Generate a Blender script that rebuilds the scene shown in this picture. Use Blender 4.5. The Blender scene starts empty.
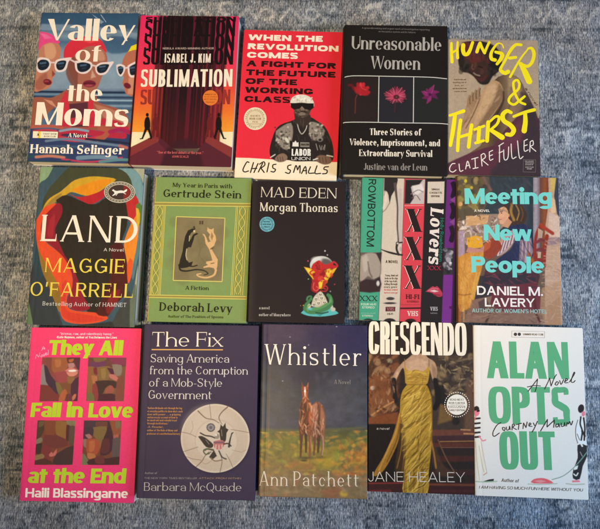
import bpy, math, random
import numpy as np
from mathutils import Matrix, Vector

random.seed(7)
RNG = np.random.default_rng(11)
SC = bpy.context.scene
COL = SC.collection

# ------------------------------------------------------------------ camera
F_PX, TILT, ROLL, YAW, CAM_H = 578.0, 0.134075, -0.263228, 0.2878, 0.80
PW, PH = 600.0, 529.0
_cy, _sy = math.cos(YAW), math.sin(YAW)


def _yaw(v):
    return np.array([_cy * v[0] - _sy * v[1], _sy * v[0] + _cy * v[1], v[2]])


_r = np.array([1.0, 0, 0]); _u = np.array([0, math.cos(TILT), math.sin(TILT)]); _d = np.array([0, math.sin(TILT), -math.cos(TILT)])
_c, _s = math.cos(ROLL), math.sin(ROLL)
CR, CU, CD = _yaw(_c * _r + _s * _u), _yaw(-_s * _r + _c * _u), _yaw(_d)
cam_data = bpy.data.cameras.new("camera")
cam = bpy.data.objects.new("camera", cam_data); COL.objects.link(cam)
cam.matrix_world = Matrix(((CR[0], CU[0], -CD[0], 0), (CR[1], CU[1], -CD[1], 0), (CR[2], CU[2], -CD[2], CAM_H), (0, 0, 0, 1)))
cam_data.sensor_fit = 'HORIZONTAL'; cam_data.sensor_width = 36.0
cam_data.lens = F_PX / PW * 36.0
cam_data.clip_start = 0.02; cam_data.clip_end = 50
SC.camera = cam

# ------------------------------------------------------------------ light
w = bpy.data.worlds.new("World"); SC.world = w; w.use_nodes = True
w.node_tree.nodes["Background"].inputs[0].default_value = (0.947, 0.947, 1.000, 1)
w.node_tree.nodes["Background"].inputs[1].default_value = 0.095


def area(name, loc, target, size, power, color, spread=180):
    d = bpy.data.lights.new(name, 'AREA'); d.shape = 'RECTANGLE'; d.size, d.size_y = size
    d.energy = power; d.color = color; d.spread = math.radians(spread)
    o = bpy.data.objects.new(name, d); COL.objects.link(o); o.location = loc
    o.rotation_euler = (Vector(target) - Vector(loc)).to_track_quat('-Z', 'Y').to_euler()
    return o



def spot(name, loc, target, cone, radius, power, color):
    d = bpy.data.lights.new(name, 'SPOT'); d.spot_size = math.radians(cone); d.spot_blend = 1.0; d.shadow_soft_size = radius
    d.energy = power; d.color = color
    o = bpy.data.objects.new(name, d); COL.objects.link(o); o.location = loc
    o.rotation_euler = (Vector(target) - Vector(loc)).to_track_quat('-Z', 'Y').to_euler()
    return o


spot("lamp_light", (-0.6, -0.7, 2.3), (-0.2, 0.40, 0), 37, 0.10, 300.0, (1.00, 0.71, 0.38))
area("window_light", (1.35, -0.1, 0.75), (0.45, -0.02, 0), (0.55, 0.7), 7.10, (0.54, 0.75, 1.00), 90)
SC.view_settings.view_transform = 'Standard'; SC.view_settings.look = 'None'
SC.view_settings.exposure = 0.0; SC.view_settings.gamma = 1.0


# ------------------------------------------------------------------ helpers
def tag(o, label=None, cat=None, group=None, kind=None):
    for k, v in (("label", label), ("category", cat), ("group", group), ("kind", kind)):
        if v: o[k] = v
    return o


def lin(c):
    if isinstance(c, str):
        c = [int(c[i:i + 2], 16) / 255 for i in (0, 2, 4)]
    c = np.asarray(c, float)
    return np.where(c <= 0.04045, c / 12.92, ((c + 0.055) / 1.055) ** 2.4)


def plane_point(px, py, z):
    """Where the ray through a picture point meets the level z."""
    px = np.asarray(px, float); py = np.asarray(py, float)
    v = ((px - PW / 2) / F_PX)[..., None] * CR - ((py - PH / 2) / F_PX)[..., None] * CU + CD
    k = (z - CAM_H) / v[..., 2]
    return v[..., 0] * k, v[..., 1] * k


def picture_point(x, y, z):
    dx, dy, dz = x, y, z - CAM_H
    a = dx * CR[0] + dy * CR[1] + dz * CR[2]; b = dx * CU[0] + dy * CU[1] + dz * CU[2]; c = dx * CD[0] + dy * CD[1] + dz * CD[2]
    return PW / 2 + F_PX * a / c, PH / 2 - F_PX * b / c


def vnoise(x, y, seed=0):
    """Smooth value noise on arrays."""
    xi = np.floor(x).astype(np.int64); yi = np.floor(y).astype(np.int64)
    fx = x - xi; fy = y - yi
    fx = fx * fx * (3 - 2 * fx); fy = fy * fy * (3 - 2 * fy)

    def h(a, b):
        n = (a * 374761393 + b * 668265263 + seed * 974634777) & 0x7fffffff
        n = ((n ^ (n >> 13)) * 1274126177) & 0x7fffffff
        return ((n ^ (n >> 16)) & 0xffff) / 65535.0
    return (h(xi, yi) * (1 - fx) + h(xi + 1, yi) * fx) * (1 - fy) + (h(xi, yi + 1) * (1 - fx) + h(xi + 1, yi + 1) * fx) * fy


def fbm(x, y, seed=0, o=4):
    r = 0; a = 0.5; t = 0
    for i in range(o):
        r = r + a * vnoise(x, y, seed + i * 17); t += a
        x = x * 2.03; y = y * 2.03; a *= 0.55
    return r / t


def spline(p, n=6):
    p = np.asarray(p, float)
    if len(p) < 3: return p
    q = np.vstack([2 * p[0] - p[1], p, 2 * p[-1] - p[-2]]); out = []
    for i in range(1, len(q) - 2):
        t = np.linspace(0, 1, n, endpoint=False)[:, None]
        a, b, c, d = q[i - 1], q[i], q[i + 1], q[i + 2]
        out.append(0.5 * (2 * b + (c - a) * t + (2 * a - 5 * b + 4 * c - d) * t * t + (3 * b - a - 3 * c + d) * t ** 3))
    out.append(q[-2][None]); return np.vstack(out)


def strip(pts, wid):
    """A stroke as a strip of quads."""
    p = np.asarray(pts, float); n = len(p)
    wid = np.broadcast_to(np.asarray(wid, float), (n,))
    d = np.gradient(p, axis=0); d /= np.maximum(np.hypot(d[:, 0], d[:, 1]), 1e-9)[:, None]
    nn = np.stack([-d[:, 1], d[:, 0]], 1) * (wid / 2)[:, None]
    return np.vstack([p + nn, p - nn]), [(i, i + n, i + n + 1, i + 1) for i in range(n - 1)]


# ------------------------------------------------------------------ lettering: every letter is drawn from its strokes
class Face:
    def __init__(s, V=.16, H=None, s_=0., sh=None, X=.7, n=2.0, sl=0., thin=None, sp=.09, k=1.0, desc=.3, asc=1.03, br=0.):
        s.V = V; s.H = V * .85 if H is None else H; s.s = s_; s.sh = (s.H if sh is None else sh); s.X = X; s.n = n; s.sl = sl
        s.t = (s.H * 1.15) if thin is None else thin; s.sp = sp; s.k0 = k; s.desc = desc; s.asc = asc; s.br = br


def glyph(ch, f, k):
    V, H, s, sh, X, n, t = f.V, f.H, f.s, f.sh, f.X, f.n, f.t
    P = []; A_ = f.asc; DS = f.desc; T = V * 1.06; kk = k

    def R(x0, y0, x1, y1): P.append((np.array([(x0, y0), (x1, y0), (x1, y1), (x0, y1)], float), [(0, 1, 2, 3)]))

    def D(xa, ya, xb, yb, th): P.append((np.array([(xa - th / 2, ya), (xa + th / 2, ya), (xb + th / 2, yb), (xb - th / 2, yb)], float), [(0, 1, 2, 3) if yb > ya else (3, 2, 1, 0)]))

    TP = t < V * .5

    def W_(xt, yt, xb, yb):
        """A heavy stroke that runs to a near point at its foot."""
        if not TP: return D(xt, yt, xb, yb, T)
        e = T * .16; P.append((np.array([(xt - T / 2, yt), (xb - e, yb), (xb + e, yb), (xt + T / 2, yt)]), [(0, 1, 2, 3)]))

    def A(cx, cy, rx, ry, a0, a1, v=None, h=None):
        v = min(V if v is None else v, rx * .97); h = min(H if h is None else h, ry * .97)
        m = max(6, int(abs(a1 - a0) / 11)); a = np.radians(np.linspace(a0, a1, m + 1)); e = 2 / n
        cs, sn = np.cos(a), np.sin(a)
        ux, uy = np.sign(cs) * np.abs(cs) ** e, np.sign(sn) * np.abs(sn) ** e
        o = np.stack([cx + rx * ux, cy + ry * uy], 1); i = np.stack([cx + (rx - v) * ux, cy + (ry - h) * uy], 1)
        P.append((np.vstack([o, i]), [(j, j + 1, j + m + 2, j + m + 1) for j in range(m)]))

    def SB(x, y=0., v=None, l=1, r=1):
        if s > 0:
            v = V if v is None else v
            R(x - s * l, y, x + v + s * r, y + sh)
            if f.br:
                b = f.br
                for q, on in ((-1, l), (1, r)):
                    if on:
                        e = x if q < 0 else x + v
                        P.append((np.array([(e + q * s * .8, y + sh), (e, y + sh), (e, y + sh + b), (e + q * s * .2, y + sh + b * .25)]), [(0, 1, 2, 3)]))

    def ST(x, y=1., v=None, l=1, r=1):
        if s > 0:
            v = V if v is None else v; R(x - s * l, y - sh, x + v + s * r, y)

    def K(pts, wd, m=6):
        q = spline(pts, m); ww = np.interp(np.linspace(0, 1, len(q)), np.linspace(0, 1, len(wd)), wd) if not np.isscalar(wd) else wd
        P.append(strip(q, ww))

    def stem(x, y0=0., y1=1., b=1, tp=1, v=None, lb=1, rb=1, lt=1, rt=1):
        R(x, y0, x + (V if v is None else v), y1)
        if b: SB(x, y0, v, lb, rb)
        if tp: ST(x, y1, v, lt, rt)

    def bowl(xs, w, lo, hi):
        ry = (hi - lo) / 2; rx = min(w - xs, ry * 1.05 if n < 2.5 else V * 1.7); xc = w - rx
        R(xs, lo, xc, lo + H); R(xs, hi - H, xc, hi); A(xc, (lo + hi) / 2, rx, ry, -90, 90)

    def ess(w, h):
        V_ = min(V, h * .31, w * .42); H_ = min(H, h * .24)
        _ess(w, h, V_, H_)

    def _ess(w, h, V, H):
        K([(w - V * .38, .80 * h), (w * .80, .925 * h), (w * .5, h - H / 2), (w * .17 + V * .1, .91 * h), (V * .47, .74 * h), (w * .22, .585 * h), (w * .5, .50 * h), (w * .78, .405 * h), (w - V * .47, .26 * h), (w * .83 - V * .1, .09 * h), (w * .5, H / 2), (w * .2, .075 * h), (V * .38, .20 * h)],
          [V * .62, (V + H) * .42, H, (V + H) * .45, V * .86, V * .95, V * .98, V * .95, V * .86, (V + H) * .45, H, (V + H) * .42, V * .62])

    def ball(x, y):
        if s: A(x, y, V * .52, V * .52, 0, 360, 9, 9)

    def beakT(x, y): P.append((np.array([(x, y), (x - sh, y), (x - sh * .3, y - .24), (x, y - .24)]), [(0, 1, 2, 3)]))
    w = .5
    if ch == 'A':
        w = .62 * k + V * .45; D(t / 2, 0, w / 2 - (T - t) / 4, 1, t); D(w - T / 2, 0, w / 2, 1, T); R(w * .2, .27, w * .78, .27 + H)
        SB(0, 0, t); SB(w - T, 0, T)
    elif ch == 'B': w = .5 * k + V * .3; stem(0, lb=1, rb=0, rt=0); bowl(V * .5, w * .95, .5 - H / 2, 1); bowl(V * .5, w, 0, .5 + H / 2)
    elif ch == 'C' or ch == 'G':
        w = .62 * k + V * .2; A(w / 2, .5, w / 2, .5, 38 if n < 2.5 else 14, 322 if n < 2.5 else 346)
        if s and ch == 'C': R(w * .9 - sh, .70, w * .9, 1)
        if ch == 'G':
            R(w - V, .06 if n > 2.5 else .1, w, .48); R(w * .52, .48 - H, w, .48)
            if s: R(w * .88 - sh, .70, w * .88, 1)
    elif ch == 'D': w = .6 * k + V * .3; stem(0, rb=0, rt=0); bowl(V * .5, w, 0, 1)
    elif ch in 'EF':
        w = .46 * k + V * .2; stem(0, rb=(1 if ch == 'F' else 0), rt=0); R(V * .5, 1 - H, w, 1); R(V * .5, .5 - H / 2, w * .88, .5 + H / 2)
        if ch == 'E': R(V * .5, 0, w * 1.03, H)
        if s:
            P.append((np.array([(w, 1), (w - sh * 1.4, 1), (w - sh * .5, .76), (w, .76)]), [(0, 1, 2, 3)]))
            if ch == 'E': P.append((np.array([(w * 1.03, 0), (w * 1.03, .24), (w * 1.03 - sh * .5, .24), (w * 1.03 - sh * 1.4, 0)]), [(0, 1, 2, 3)]))
            R(w * .88 - sh, .38, w * .88, .62)
    elif ch == 'H': w = .6 * k + V * .4; stem(0); stem(w - V); R(V * .5, .5 - H / 2, w - V * .5, .5 + H / 2)
    elif ch == 'I': w = V; stem(0)
    elif ch == 'J': w = .34 * k + V * .5; R(w - V, .3, w, 1); ST(w - V); A(w / 2, .3, w / 2, .3, 180 if not s else 200, 360)
    elif ch == 'K': w = .56 * k + V * .4; T = min(T, w * .4); t = min(t, w * .34); stem(0); D(V, .38, w - t * .8, 1, t * 1.2); D(w - T * .6, 0, V + (w - V) * .32, .62, T * 1.05); SB(w - T * 1.1, 0, T); ST(w - t * 1.4, 1, t)
    elif ch == 'L':
        w = .44 * k + V * .2; stem(0, rb=0); R(V * .5, 0, w, H)
        if s: P.append((np.array([(w, 0), (w, .28), (w - sh * .5, .28), (w - sh * 1.4, 0)]), [(0, 1, 2, 3)]))
    elif ch == 'M':
        w = .74 * k + V * .5; tt = t if s else V; T = min(T, w * .25); V = min(V, w * .25); tt = min(tt, V); t = min(t, w * .24); R(0, 0, tt, 1); W_(tt * .5 + T * .12, 1, w / 2, 0.02); D(w / 2, .02, w - V * .6, 1, t); R(w - V, 0, w, 1); SB(0, 0, tt); SB(w - V); ST(0, 1, tt, 1, 0); ST(w - V, 1, None, 0, 1)
    elif ch == 'N':
        w = .6 * k + V * .4; T = min(T, w * .36); tt = t if s else min(V, w * .31); R(0, 0, tt, 1); R(w - tt, 0, w, 1); D(T * .5, 1, w - T * .5, 0, T); SB(0, 0, tt); ST(w - tt, 1, tt); ST(0, 1, tt, 1, 0)
    elif ch in 'OQ':
        w = .68 * k + V * .15; A(w / 2, .5, w / 2, .5 + (.012 if n < 2.5 else 0), 0, 360)
        if ch == 'Q': D(w * .9, -.18, w * .55, .2, T)
    elif ch == 'P': w = .5 * k + V * .3; stem(0, rt=0); bowl(V * .5, w, .42, 1)
    elif ch == 'R':
        w = .54 * k + V * .3; stem(0, rt=0); bowl(V * .5, w * .96, .44, 1)
        if n > 2.5: R(w * .96 - V, 0, w * .96, .46)
        else: D(w - T * .45, 0, w * .52, .48, T); SB(w - T * .95, 0, T, 0, 1)
    elif ch == 'S':
        w = .5 * k + V * .25; ess(w, 1)
        if s: R(w * .92 - sh, .74, w * .92, 1); R(w * .06, 0, w * .06 + sh, .28)
    elif ch == 'T':
        w = .56 * k + V * .2; stem(w / 2 - V / 2, tp=0); R(0, 1 - H, w, 1)
        if s: beakT(w, 1); P.append((np.array([(0, 1), (0, .76), (sh * .3, .76), (sh, 1)]), [(0, 1, 2, 3)]))
    elif ch == 'U':
        w = .58 * k + V * .3; ry = .38 if n < 2.5 else .3; tt = t if s else V; R(0, ry, V, 1); R(w - tt, ry, w, 1); ST(0); ST(w - tt, 1, tt); A(w / 2, ry, w / 2, ry, 180, 360)
    elif ch == 'V': w = .62 * k + V * .45; W_(T / 2, 1, w / 2, 0); D(w / 2 + (0 if TP else (T - t) / 4), 0, w - t / 2, 1, t); ST(0, 1, T); ST(w - t, 1, t)
    elif ch == 'W':
        w = .9 * k + V * .6; T = min(T, w * .24); t = min(t, w * .22); m = w * .5; W_(T / 2, 1, w * .27, 0); D(w * .27, 0, m, .98, t); W_(m, 1, w * .75, 0); D(w * .75, 0, w - t / 2, 1, t); ST(0, 1, T); ST(w - t, 1, t); ST(m - T / 2, 1, T)
    elif ch == 'X': w = .6 * k + V * .5; D(T / 2, 1, w - T / 2, 0, T); D(t / 2 + .02, 0, w - t / 2 - .02, 1, t); ST(0, 1, T); SB(w - T, 0, T); SB(.02, 0, t); ST(w - t - .02, 1, t)
    elif ch == 'Y': w = .6 * k + V * .45; D(T / 2, 1, w / 2, .42, T); D(w / 2, .42, w - t / 2, 1, t); R(w / 2 - V / 2, 0, w / 2 + V / 2, .46); SB(w / 2 - V / 2); ST(0, 1, T); ST(w - t, 1, t)
    elif ch == 'Z': w = .54 * k + V * .3; R(0, 1 - H, w, 1); R(0, 0, w, H); D(T / 2, 0, w - T / 2, 1, T)
    elif ch == '&':
        w = .7 * k; K([(w, .1), (w * .6, .45), (w * .28, .78), (w * .45, .96), (w * .6, .78), (w * .2, .42), (w * .12, .2), (w * .4, .04), (w * .95, .5)], V * .8)
    elif ch == 'a':
        H = min(H, X * .2); w = .44 * k + V * .3; R(w - V, 0 if not s else .02, w, X * .68); A(w / 2, X * .66, w / 2, X * .34, 0, 150); A(w * .5, X * .29, w * .5, X * .29, 90, 270); R(w * .5, X * .58 - H, w - V * .5, X * .58); R(w * .5, 0, w - V * .5, H)
        if s: R(w, 0, w + s, sh); ball(V * .6, X * .76)
    elif ch in 'bdpq':
        w = .5 * k + V * .3; A(w / 2, X / 2, w / 2, X / 2, 0, 360); x = 0 if ch in 'bp' else w - V
        if ch in 'bd': R(x, 0, x + V, A_); ST(x, A_, None, 1, 0); ch == 'd' and SB(x, 0, None, 0, 1)
        else: R(x, -DS, x + V, X); SB(x, -DS); ST(x, X, None, 1 if ch == 'p' else 0, 0)
    elif ch == 'o': w = .5 * k + V * .25; A(w / 2, X / 2, w / 2, X / 2 + .01, 0, 360)
    elif ch == 'o': w = .5 * k + V * .25; A(w / 2, X / 2, w / 2, X / 2 + .01, 0, 360)
    elif ch == 'o': w = .5 * k + V * .25; A(w / 2, X / 2, w / 2, X / 2 + .01, 0, 360)
    elif ch == 'o': w = .5 * k + V * .25; A(w / 2, X / 2, w / 2, X / 2 + .01, 0, 360)
    elif ch == 'o': w = .5 * k + V * .25; A(w / 2, X / 2, w / 2, X / 2 + .01, 0, 360)
    elif ch == 'c': w = .45 * k + V * .2; A(w / 2, X / 2, w / 2, X / 2, 42, 318); ball(w - V * .55, X * .72)
    elif ch == 'e': w = .48 * k + V * .2; h_ = min(H, X * .225); b_ = min(H * .9, (X - 2 * h_) * .34); A(w / 2, X / 2, w / 2, X / 2, 0, 316, None, h_); R(V * .5, X * .5 - b_ * .5, w - V * .25, X * .5 + b_ * .5)
    elif ch == 'f':
        w = .3 * k + V * .4; x = w * .22; R(x, 0, x + V, A_ - .2); A(x + (w - x) * .62 + V * .1, A_ - .2, (w - x) * .62 + V * .1, .2, 40 if s else 70, 180); ball(w + V * .12, A_ - .1); R(0, X - H, w * .95, X); SB(x)
    elif ch == 'g':
        w = .5 * k + V * .3; A(w / 2, X / 2, w / 2, X / 2, 0, 360); R(w - V, -DS * .35, w, X); A(w / 2, -DS * .35, w / 2, DS * .75, 205, 360)
    elif ch in 'hnmru':
        a = .48 * k + V * .35; ry = X * .42
        if ch == 'u':
            w = a; R(0, ry, V, X); R(w - V, 0, w, X); A(w / 2, ry, w / 2, ry, 180, 345); ST(0, X, None, 1, 0); ST(w - V, X, None, 1, 0); SB(w - V, 0, None, 0, 1)
        else:
            stem(0, 0, A_ if ch == 'h' else X, rt=0)
            if ch == 'r':
                w = .3 * k + V * .45; A(V * .5 + w * .55, X - ry * .85, w * .55, ry * .85, 55, 170, V * .8)
                if s: A(w * .88, X - V * .5, V * .5, V * .5, 0, 360, V * .49, V * .49)
            else:
                w = a; A(w / 2, X - ry, w / 2, ry, 0, 160); R(w - V, 0, w, X - ry); SB(w - V)
                if ch == 'm': A(w / 2 + a - V, X - ry, a / 2, ry, 0, 160); w = 2 * a - V; R(w - V, 0, w, X - ry); SB(w - V)
    elif ch in 'ijl':
        w = V; R(0, -DS * .5 if ch == 'j' else 0, V, A_ if ch == 'l' else X); ST(0, A_ if ch == 'l' else X, None, 1, 0)
        if ch == 'l' or ch == 'i': SB(0)
        if ch == 'j': A(V - .13, -DS * .5, .13, DS * .45, 240, 360)
        if ch != 'l': A(V / 2, (X + 1.04) / 2 + .03, max(V * .56, .07), max(V * .56, .07), 0, 360, 9, 9)
    elif ch == 'k': w = .48 * k + V * .4; R(0, 0, V, A_); SB(0); ST(0, A_, None, 1, 0); D(V, X * .36, w - t, X, t * 1.2); D(w - T * .6, 0, V + (w - V) * .3, X * .62, T); SB(w - T * 1.1, 0, T)
    elif ch == 's':
        w = .4 * k + V * .25; ess(w, X)
        if s: R(w * .9 - sh, X * .72, w * .9, X); R(w * .06, 0, w * .06 + sh, X * .3)
    elif ch == 't': w = .3 * k + V * .35; x = w * .2; hv = V > .22; R(x, 0 if hv else .13, x + V, min(.95, X + .22)); R(0, X - H, w, X); None if hv else A(x + w * .4, .17, w * .4, .17, 180, 300, min(V, w * .3))
    elif ch == 'v': w = .46 * k + V * .4; W_(T / 2, X, w / 2, 0); D(w / 2 + (0 if TP else (T - t) / 4), 0, w - t / 2, X, t); ST(0, X, T); ST(w - t, X, t)
    elif ch == 'w':
        w = .72 * k + V * .5; m = w * .5; D(T / 2, X, w * .27, 0, T); D(w * .27 + (T - t) / 4, 0, m, X, t); D(m, X, w * .75, 0, T); D(w * .75 + (T - t) / 4, 0, w - t / 2, X, t); ST(0, X, T); ST(w - t, X, t)
    elif ch == 'x': w = .46 * k + V * .4; D(T / 2, X, w - T / 2, 0, T); D(t / 2, 0, w - t / 2, X, t); ST(0, X, T); SB(w - T, 0, T); SB(0, 0, t); ST(w - t, X, t)
    elif ch == 'y': w = .46 * k + V * .4; W_(T / 2, X, w / 2 + T * .05, 0); D(w * .30, -DS, w - t / 2, X, t if s or t < V * .7 else V * .95); ST(0, X, T); ST(w - t, X, t)
    elif ch == 'z': w = .42 * k + V * .3; R(0, X - H, w, X); R(0, 0, w, H); D(T / 2, 0, w - T / 2, X, T)
    elif ch == '.': w = V * 1.1; A(w / 2, w / 2, w / 2, w / 2, 0, 360, 9, 9)
    elif ch == ',': w = V * 1.1; A(w / 2, w / 2, w / 2, w / 2, 0, 360, 9, 9); D(w * .3, -.18, w * .8, .06, V * .5)
    elif ch == "'": w = V * .9; D(w * .4, .68, w * .6, 1.02, V * .8)
    elif ch == '"': w = V * 2.2; D(V * .3, .7, V * .6, 1.02, V * .7); D(V * 1.5, .7, V * 1.8, 1.02, V * .7)
    elif ch == '-': w = .25 * k; R(0, X * .5 - H / 2, w, X * .5 + H / 2)
    elif ch == ' ': return [], .24 * k + .04, 0
    lsb = f.sp * .55 * (.6 + .4 * k) + s * .5
    return P, w, lsb


KERN = {'AV': -.12, 'VA': -.12, 'LA': -.02, 'AT': -.08, 'TA': -.1, 'Wo': -.06, 'We': -.06, 'Va': -.08, 'To': -.06, 'Pa': -.04, 'Pe': -.02, 'Pl': 0, 'AY': -.1, 'LT': -.06, 'LY': -.08, 'RY': -.04, 'AN': 0}


def layout(txt, f, k):
    x = 0; out = []; prev = ''
    for ch in txt:
        P, w_, l = glyph(ch, f, k)
        x += KERN.get(prev + ch, 0) * min(k, 1.2)
        if P: out.append((x + l if out else x, P)); x = (x + l if out[:-1] else x) + w_ + l
        else: x += w_
        prev = ch
    return out, x - (f.sp * .55 * (.6 + .4 * k) + f.s * .5)


# ------------------------------------------------------------------ a printed cover: painted sheet + lettering in one mesh
STEP = 0.00038


class Cover:
    def __init__(s, cx, cy, ang, w, h, t, light=(1, 1, 1), board=0.0006, curl=0.0, drop=0.0):
        s.cx, s.cy, s.ang, s.w, s.h, s.t, s.board, s.curl, s.drop = cx, cy, ang, w, h, t, board, curl, drop
        s.L = np.asarray(light, float); s.ca, s.sa = math.cos(ang), math.sin(ang)
        r = s.r = min(0.0009, max(board * .45, .0004))
        s.nx = int((w - 2 * r) / STEP) + 1; s.ny = int((h - 2 * r) / STEP) + 1
        s.xs = np.linspace(-w / 2 + r, w / 2 - r, s.nx); s.ys = np.linspace(-h / 2 + r, h / 2 - r, s.ny)
        X, Y = np.meshgrid(s.xs, s.ys); s.GX, s.GY = X, Y
        s.PX, s.PY = picture_point(cx + X * s.ca - Y * s.sa, cy + X * s.sa + Y * s.ca, t)
        s.C = np.zeros((s.ny, s.nx, 3)); s.V, s.F, s.K = [], [], []; s.nv = 0; s.z = 0

    def local(s, p):
        p = np.asarray(p, float); x, y = plane_point(p[..., 0], p[..., 1], s.t); x = x - s.cx; y = y - s.cy
        return np.stack([x * s.ca + y * s.sa, -x * s.sa + y * s.ca], -1)

    def prof(s, x, y):
        a = (x + s.w / 2) / s.w
        z = s.curl * np.clip(a, 0, 1) ** 3
        if s.drop:
            q = np.clip((0.0032 - (x + s.w / 2)) / 0.0032, 0, 1); z = z - s.drop * q * q - s.drop * .32 * np.exp(-((x + s.w / 2 - .0085) / .0019) ** 2)
        return z

    # --- paint
    def base(s, c): s.C[:] = lin(c); return s

    def mix(s, m, c, a=1.0):
        m = (m * a)[..., None]; s.C = s.C * (1 - m) + lin(c) * m; return s

    def grad(s, stops, axis='y', a=1.0, mask=None):
        q = s.PY if axis == 'y' else s.PX
        ps = [p for p, _ in stops]; cs = np.array([lin(c) for _, c in stops])
        g = np.stack([np.interp(q, ps, cs[:, i]) for i in range(3)], -1)
        m = (a if mask is None else (mask * a)[..., None])
        s.C = s.C * (1 - m) + g * m; return s

    def pmask(s, pts, soft=.35, sm=0):
        p = np.asarray(pts, float)
        if sm: p = spline(np.vstack([p, p[:1]]), sm)[:-1]
        pad = 1 + soft * 2
        sel = (s.PX > p[:, 0].min() - pad) & (s.PX < p[:, 0].max() + pad) & (s.PY > p[:, 1].min() - pad) & (s.PY < p[:, 1].max() + pad)
        m = np.zeros(s.PX.shape)
        if not sel.any(): return m
        x, y = s.PX[sel], s.PY[sel]; ins = np.zeros(x.shape, bool); dd = np.full(x.shape, 1e9)
        for (x0, y0), (x1, y1) in zip(p, np.roll(p, -1, 0)):
            c = ((y0 > y) != (y1 > y))
            if y1 != y0: ins ^= c & (x < (x1 - x0) * (y - y0) / (y1 - y0) + x0)
            vx, vy = x1 - x0, y1 - y0; q = np.clip(((x - x0) * vx + (y - y0) * vy) / max(vx * vx + vy * vy, 1e-9), 0, 1)
            dd = np.minimum(dd, (x - x0 - q * vx) ** 2 + (y - y0 - q * vy) ** 2)
        d = np.sqrt(dd) * np.where(ins, 1, -1)
        q = np.clip(d / (2 * soft) + .5, 0, 1); m[sel] = q * q * (3 - 2 * q)
        return m

    def poly(s, pts, c, soft=.35, a=1., sm=0): s.mix(s.pmask(pts, soft, sm), c, a); return s

    def ell(s, cx, cy, rx, ry, c, soft=.35, a=1., rot=0.):
        cr, sr = math.cos(rot), math.sin(rot); x, y = s.PX - cx, s.PY - cy
        x, y = x * cr + y * sr, -x * sr + y * cr
        q = np.sqrt((x / rx) ** 2 + (y / ry) ** 2); d = (1 - q) * min(rx, ry)
        q = np.clip(d / (2 * soft) + .5, 0, 1); s.mix(q * q * (3 - 2 * q), c, a); return s

    def line(s, pts, wd, c, soft=.35, a=1., sm=5):
        p = spline(pts, sm) if sm else np.asarray(pts, float); n = len(p)
        ww = np.interp(np.linspace(0, 1, n), np.linspace(0, 1, len(wd)), wd) if not np.isscalar(wd) else np.full(n, wd)
        pad = ww.max() + 1; sel = (s.PX > p[:, 0].min() - pad) & (s.PX < p[:, 0].max() + pad) & (s.PY > p[:, 1].min() - pad) & (s.PY < p[:, 1].max() + pad)
        m = np.zeros(s.PX.shape)
        if not sel.any(): return s
        x, y = s.PX[sel], s.PY[sel]; d = np.full(x.shape, -1e9)
        for i in range(n - 1):
            (x0, y0), (x1, y1) = p[i], p[i + 1]; vx, vy = x1 - x0, y1 - y0
            q = np.clip(((x - x0) * vx + (y - y0) * vy) / max(vx * vx + vy * vy, 1e-9), 0, 1)
            d = np.maximum(d, (ww[i] * (1 - q) + ww[i + 1] * q) / 2 - np.sqrt((x - x0 - q * vx) ** 2 + (y - y0 - q * vy) ** 2))
        q = np.clip(d / (2 * soft) + .5, 0, 1); m[sel] = q; s.mix(m, c, a); return s

    def grain(s, amp, sc, seed=1, o=3, sx=1., sy=1.):
        n = fbm(s.PX * sc * sx, s.PY * sc * sy, seed, o) - .5
        s.C = np.clip(s.C * (1 + amp * 2 * n[..., None]), 0, 1.6); return s

    def blobs(s, box, cols, n, r, seed, soft=1., a=.7, asp=1.):
        g = np.random.default_rng(seed); x0, y0, x1, y1 = box
        for i in range(n):
            q = r * g.uniform(.4, 1.3)
            s.ell(g.uniform(x0, x1), g.uniform(y0, y1), q, q * asp * g.uniform(.6, 1.5), cols[g.integers(len(cols))], soft, a, g.uniform(0, 3))
        return s

    def dabs(s, pts, cols, n, ln, wd, ang, seed, soft=.4, a=.6, sm=2, spread=.4):
        """Short brush marks kept inside one outline."""
        keep = s.C.copy(); m = s.pmask(pts, .4, sm)[..., None]; q = np.asarray(pts, float); g = np.random.default_rng(seed)
        for i in range(n):
            x, y = g.uniform(q[:, 0].min(), q[:, 0].max()), g.uniform(q[:, 1].min(), q[:, 1].max()); t = ang + g.normal() * spread; l = ln * g.uniform(.5, 1.4) / 2
            dx, dy = math.cos(t) * l, math.sin(t) * l; b = g.uniform(-.25, .25) * l
            s.line([(x - dx, y - dy), (x + b * math.sin(t), y - b * math.cos(t)), (x + dx, y + dy)], (.45 * wd, wd * g.uniform(.6, 1.3), .45 * wd), cols[g.integers(len(cols))], soft, a * g.uniform(.5, 1.2), 3)
        s.C = keep * (1 - m) + s.C * m; return s

    # --- crisp print
    def put(s, v, f, c, zi=0):
        v = np.asarray(v, float)
        if v[:, 0].min() < -s.w / 2 + .012 and max(len(q) for q in f) == 4:      # follow the rounded hinge
            g = np.linspace(0, 1, 5); nv_, nf = [], []
            for q in f:
                if len(q) != 4: nf.append(tuple(len(nv_) + i for i in range(len(q)))); nv_ += [v[i] for i in q]; continue
                A_, B_, C_, D_ = v[q[0]], v[q[1]], v[q[2]], v[q[3]]; o = len(nv_)
                nv_ += [(A_ * (1 - a) + B_ * a) * (1 - b) + (D_ * (1 - a) + C_ * a) * b for b in g for a in g]
                nf += [(o + j * 5 + i, o + j * 5 + i + 1, o + j * 5 + i + 6, o + j * 5 + i + 5) for j in range(4) for i in range(4)]
            v, f = np.array(nv_), nf
        z = 4e-5 + s.z * 1.6e-5 + zi * 2.2e-6
        s.V.append(np.column_stack([v, np.full(len(v), z)])); s.F += [tuple(i + s.nv for i in q) for q in f]
        s.K.append(np.tile(lin(c), (len(v), 1))); s.nv += len(v)

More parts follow.
